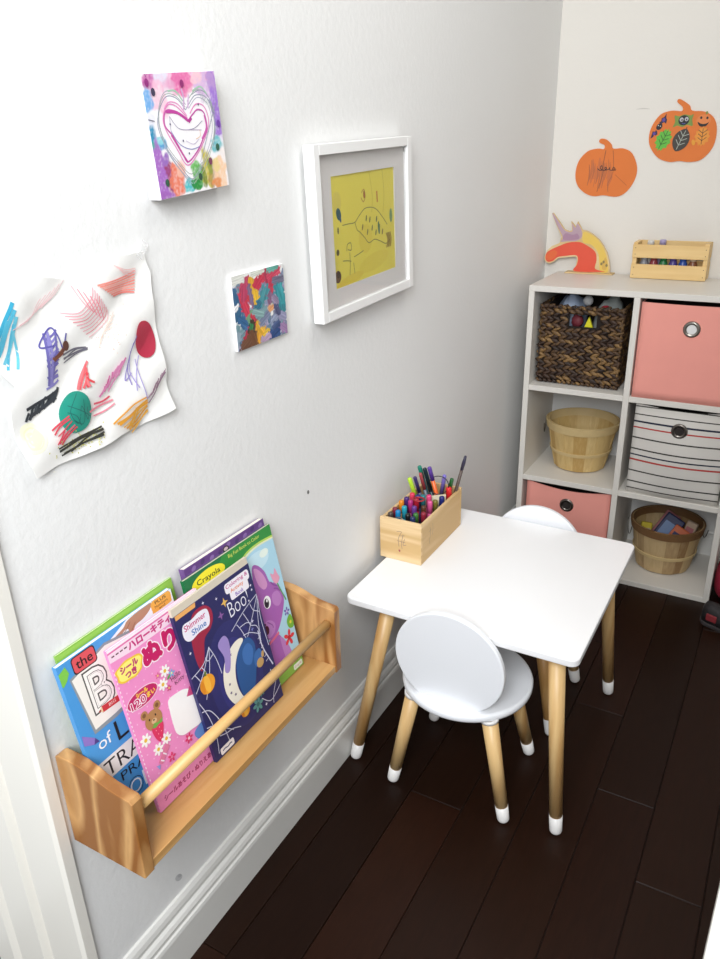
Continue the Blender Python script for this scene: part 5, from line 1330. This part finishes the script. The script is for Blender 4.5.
pr.build('pen_scrawl', fr_)
pr = Print(Matrix(((0, 0, 1, pw), (1, 0, 0, 0), (0, 1, 0, 0), (0, 0, 0, 1))))
pr.line(sm([(4.6, 7.6), (4.9, 6), (4.4, 4.4), (4.6, 3.4)], 5), .14, '#8f7668'); pr.line(sm([(6.0, 8), (6.2, 6.4), (5.8, 5)], 5), .12, '#96806f'); pr.line(sm([(4, 6.6), (5.4, 6.8)], 4), .1, '#96806f')
pr.build('pen_scrawl', sd_)

def marker(label, base, tip, r, body, capc, capf=.35, name='marker', cat='marker', butt=None):
    b, t_p = Vector(base), Vector(tip)
    th = thing(name, label, cat, base, group=None)
    L = t_p - b; d = L.normalized(); n = L.length
    q = B(plain('pen_' + body.lstrip('#'), body, .35)); q.tube([(0, 0, 0), L * (1 - capf)], r * .94, 14); q.build('barrel', th)
    q = B(plain('pencap_' + capc.lstrip('#'), capc, .3))
    q.tube([L * (1 - capf) - d * .001, L - d * .003, L - d * .0008, L], [r, r * .96, r * .8, r * .45], 14); q.build('cap', th)
    return th
G = None
back = [
    ('lime green highlighter standing furthest left in the pine box', (.052, 1.530, .447), (.027, 1.492, .586), .0055, '#c3e04a', '#b9e23c', .5),
    ('dark violet capped pen leaning next to the lime highlighter', (.057, 1.543, .447), (.033, 1.508, .584), .0045, '#4a4a66', '#3a2f6a', .3),
    ('red and grey pen between the violet pen and the teal marker', (.064, 1.554, .447), (.042, 1.519, .591), .0043, '#5d6c78', '#a8464c', .3),
    ('teal marker, tallest of the dark pens at the back of the pine box', (.058, 1.569, .447), (.034, 1.531, .603), .0052, '#1f5f6a', '#12806c', .2),
    ('black felt pen standing beside the teal marker', (.071, 1.570, .447), (.0465, 1.533, .599), .0053, '#12343e', '#0e2830', .4),
    ('orange marker with a purple cap at the back of the pine box', (.083, 1.571, .447), (.0585, 1.533, .604), .0052, '#ea6a2c', '#5a3a98', .22),
    ('violet pen leaning right inside the thin black hoop', (.058, 1.584, .447), (.086, 1.561, .578), .0050, '#5b5cae', '#7a70c4', .4),
    ('dark green pen leaning right beside the violet one', (.072, 1.586, .447), (.101, 1.571, .568), .0048, '#23502c', '#1f5f2e', .4),
]
for L in back: marker(*L[:5], L[5], L[6] if len(L) > 6 else .35)
# paint brush leaning out of the box
pbz = thing('paint_brush', 'long paint smeared brush leaning out of the pine box to the right', 'paintbrush', (.085, 1.584, .446))
L = Vector((.132, 1.574, .629)) - Vector((.085, 1.584, .446))
q = B(plain('brush_handle', '#54443e', .45, .5, 90)); q.tube([(0, 0, 0), L * .45, L * .8], [.003, .0042, .0036], 12); q.build('handle', pbz)
q = B(plain('brush_end', '#2b2740', .4)); q.tube([L * .8, L * .9, L], [.0038, .0044, .003], 12); q.build('handle_tip', pbz)
marker('red capped glue stick at the right side panel of the pine box', (.0975, 1.5665, .447), (.0985, 1.558, .550), .0072, '#d8d4cf', '#d8262c', .34, 'glue_stick', 'glue stick')
marker('navy and white marker against the right side of the pine box', (.096, 1.520, .447), (.096, 1.524, .540), .0066, '#d9dbe2', '#222a72', .28)
front = [
    ('maroon', '#7c2438', .027, 1.418, .545), ('amber', '#e08a24', .026, 1.450, .545), ('bright blue', '#1c7fb8', .040, 1.408, .541), ('deep purple', '#4a2a72', .034, 1.466, .549), ('magenta', '#b0337c', .044, 1.462, .548),
    ('coral pink', '#d83a58', .040, 1.496, .552), ('navy', '#2a2f76', .052, 1.484, .549), ('sea green', '#2c7f86', .060, 1.500, .546), ('rose pink', '#d85a92', .084, 1.484, .542), ('hot pink', '#e0487e', .070, 1.512, .548),
    ('olive', '#75702e', .088, 1.504, .541), ('grey brown', '#4a3f3a', .024, 1.396, .541), ('black', '#1c1a1e', .064, 1.410, .537), ('wine red', '#8c2438', .090, 1.436, .539), ('turquoise', '#2a9ab0', .046, 1.428, .543), ('violet', '#6a3a8c', .062, 1.446, .543), ('brown', '#5a3524', .078, 1.462, .540), ('leaf green', '#3f7a3a', .074, 1.430, .536), ('crimson', '#b82438', .056, 1.470, .546), ('dark blue', '#24305c', .078, 1.405, .533)]
rnd = random.Random(21)
tips = [[x_, y_] for _, _, x_, y_, _ in front]
for it in range(200):           # settle the caps side by side without touching
    for i_ in range(len(tips)):
        for j_ in range(i_):
            dx, dy = tips[i_][0] - tips[j_][0], tips[i_][1] - tips[j_][1]; d = math.hypot(dx, dy) or 1e-4
            if d < .0138:
                m_ = (.0138 - d) / 2; ux, uy = dx / d, dy / d
                tips[i_][0] += ux * m_; tips[i_][1] += uy * m_; tips[j_][0] -= ux * m_; tips[j_][1] -= uy * m_
    for p_ in tips:
        p_[0] = min(max(p_[0], .0275), .0985); lim = 1.484 + max(0, p_[0] - .0235) * .842 - .014
        p_[1] = min(max(p_[1], 1.3885), min(lim, 1.506))
for (nm, col, _, _, z_), (x_, y_) in zip(front, tips):
    marker(nm + ' marker in the front jumble of the pine box', (x_, y_ + .0015, .4465), (x_, y_, z_ + rnd.uniform(-.004, .004)), .0064, col, col, .3)
def hoop_thing(label, c, R, r, mat, T):
    q = B(mat); q.ring((0, 0, 0), R, r, 'Y', 36, 8, T); return tag(q.build('wire_hoop', loc=c), label, 'hoop')
hoop_thing('thin black hoop standing among the tall pens in the pine box', (.0765, 1.5475, .555), .0235, .0011, plain('black_wire', '#23222a', .35), Matrix.Rotation(.35, 4, 'Z'))
hoop_thing('thin silver hoop poking up at the front of the pine box', (.056, 1.3815, .523), .0165, .0009, M['steel'], Matrix.Rotation(.0, 4, 'Z'))
hoop_thing('red ring lying on the front jumble of markers in the pine box', (.070, 1.452, .5570), .0125, .0018, plain('red_ring', '#9c2230', .35), Matrix.Rotation(1.5, 4, 'X'))

# ================================================================== FLOOR CLUTTER RIGHT OF THE ORGANISER
bg = thing('red_bag', 'crimson and black cloth bag on the floor right of the white cube shelf', 'bag', (.742, 2.33, 0))
q = B(M['redcloth']); t = bmesh.new(); bmesh.ops.create_uvsphere(t, u_segments=24, v_segments=16, radius=1)
for v in t.verts:
    n = v.co.copy(); s_ = lambda x_: math.copysign(abs(x_) ** .7, x_)
    v.co = Vector((s_(n.x) * .080, s_(n.y) * .10, .062 + s_(n.z) * .0615))
q.merge(t, True); q.build('pouch', bg)
q = B(M['shoe']); q.tube([(-.06, -.02, .105), (-.052, -.01, .150), (0, 0, .170), (.052, .01, .150), (.06, .02, .105)], .008, 10); q.build('strap', bg)
sho = thing('sneaker', 'charcoal child sneaker with a red patch on the floor by the cube shelf', 'shoe', (.738, 2.125, 0), (0, 0, rad(70)))
q = B(M['shoe'])
rings = []
for y_, wd, zt in ((-.085, .012, .02), (-.078, .026, .034), (-.055, .033, .045), (-.02, .033, .052), (.02, .030, .060), (.06, .029, .066), (.08, .024, .064), (.088, .010, .05)):
    rings.append([Vector((wd * math.cos(a), y_, .006 + (zt - .006) * max(0, math.sin(a)) ** .7)) for a in [PI * k / 12 for k in range(13)]])
q.rings(rings, True, (True, True)); q.build('upper', sho)
q = B(plain('shoe_sole', '#3a3638', .7)); q.prism(sm([(0, -.09), (.03, -.075), (.037, -.04), (.033, .03), (.03, .075), (0, .092), (-.03, .075), (-.033, .03), (-.037, -.04), (-.03, -.075)], 4, True), 0, .011, .002); q.build('sole', sho)
q = B(ink('#8e3138')); q.box((-.0315, .036, .020), (-.022, .066, .040), .002); pt_ = q.build('patch', sho); pt_['label'] = 'red patch'

# ================================================================== LIGHT
def area(name, loc, look, size, power, col=(1, 1, 1), sy=None):
    l = bpy.data.lights.new(name, 'AREA'); l.energy = power; l.color = col; l.size = size
    if sy: l.shape = 'RECTANGLE'; l.size_y = sy
    o = bpy.data.objects.new(name, l); C.objects.link(o); o.location = loc
    o.rotation_euler = (Vector(look) - Vector(loc)).to_track_quat('-Z', 'Y').to_euler()
    return o
area('window_daylight', (.80, -.75, 2.0), (.05, 1.0, 1.0), 1.0, 67, (.955, .98, 1), 1.2)
area('ceiling_lamp', (.70, 1.25, 2.42), (.60, 1.3, 0), .6, 7.0, (1, .97, .93))
w_ = bpy.data.worlds.new('world'); bpy.context.scene.world = w_; w_.use_nodes = True
bgn = w_.node_tree.nodes['Background']; bgn.inputs['Color'].default_value = (.95, .98, 1, 1); bgn.inputs['Strength'].default_value = .5

# ================================================================== CAMERA
cam = bpy.data.cameras.new('camera'); co = bpy.data.objects.new('camera', cam); C.objects.link(co)
cam.sensor_width = 36; cam.sensor_fit = 'AUTO'; cam.lens = 767.99 * 36 / 959; cam.clip_start = .02
co.location = (.7487, .0198, 1.2921); co.rotation_euler = (1.1629, .0259, .5144)
sc = bpy.context.scene; sc.camera = co
sc.view_settings.view_transform = 'Standard'; sc.view_settings.look = 'None'; sc.view_settings.gamma = 1
sc.view_settings.exposure = 0.0; sc.view_settings.use_curve_mapping = False
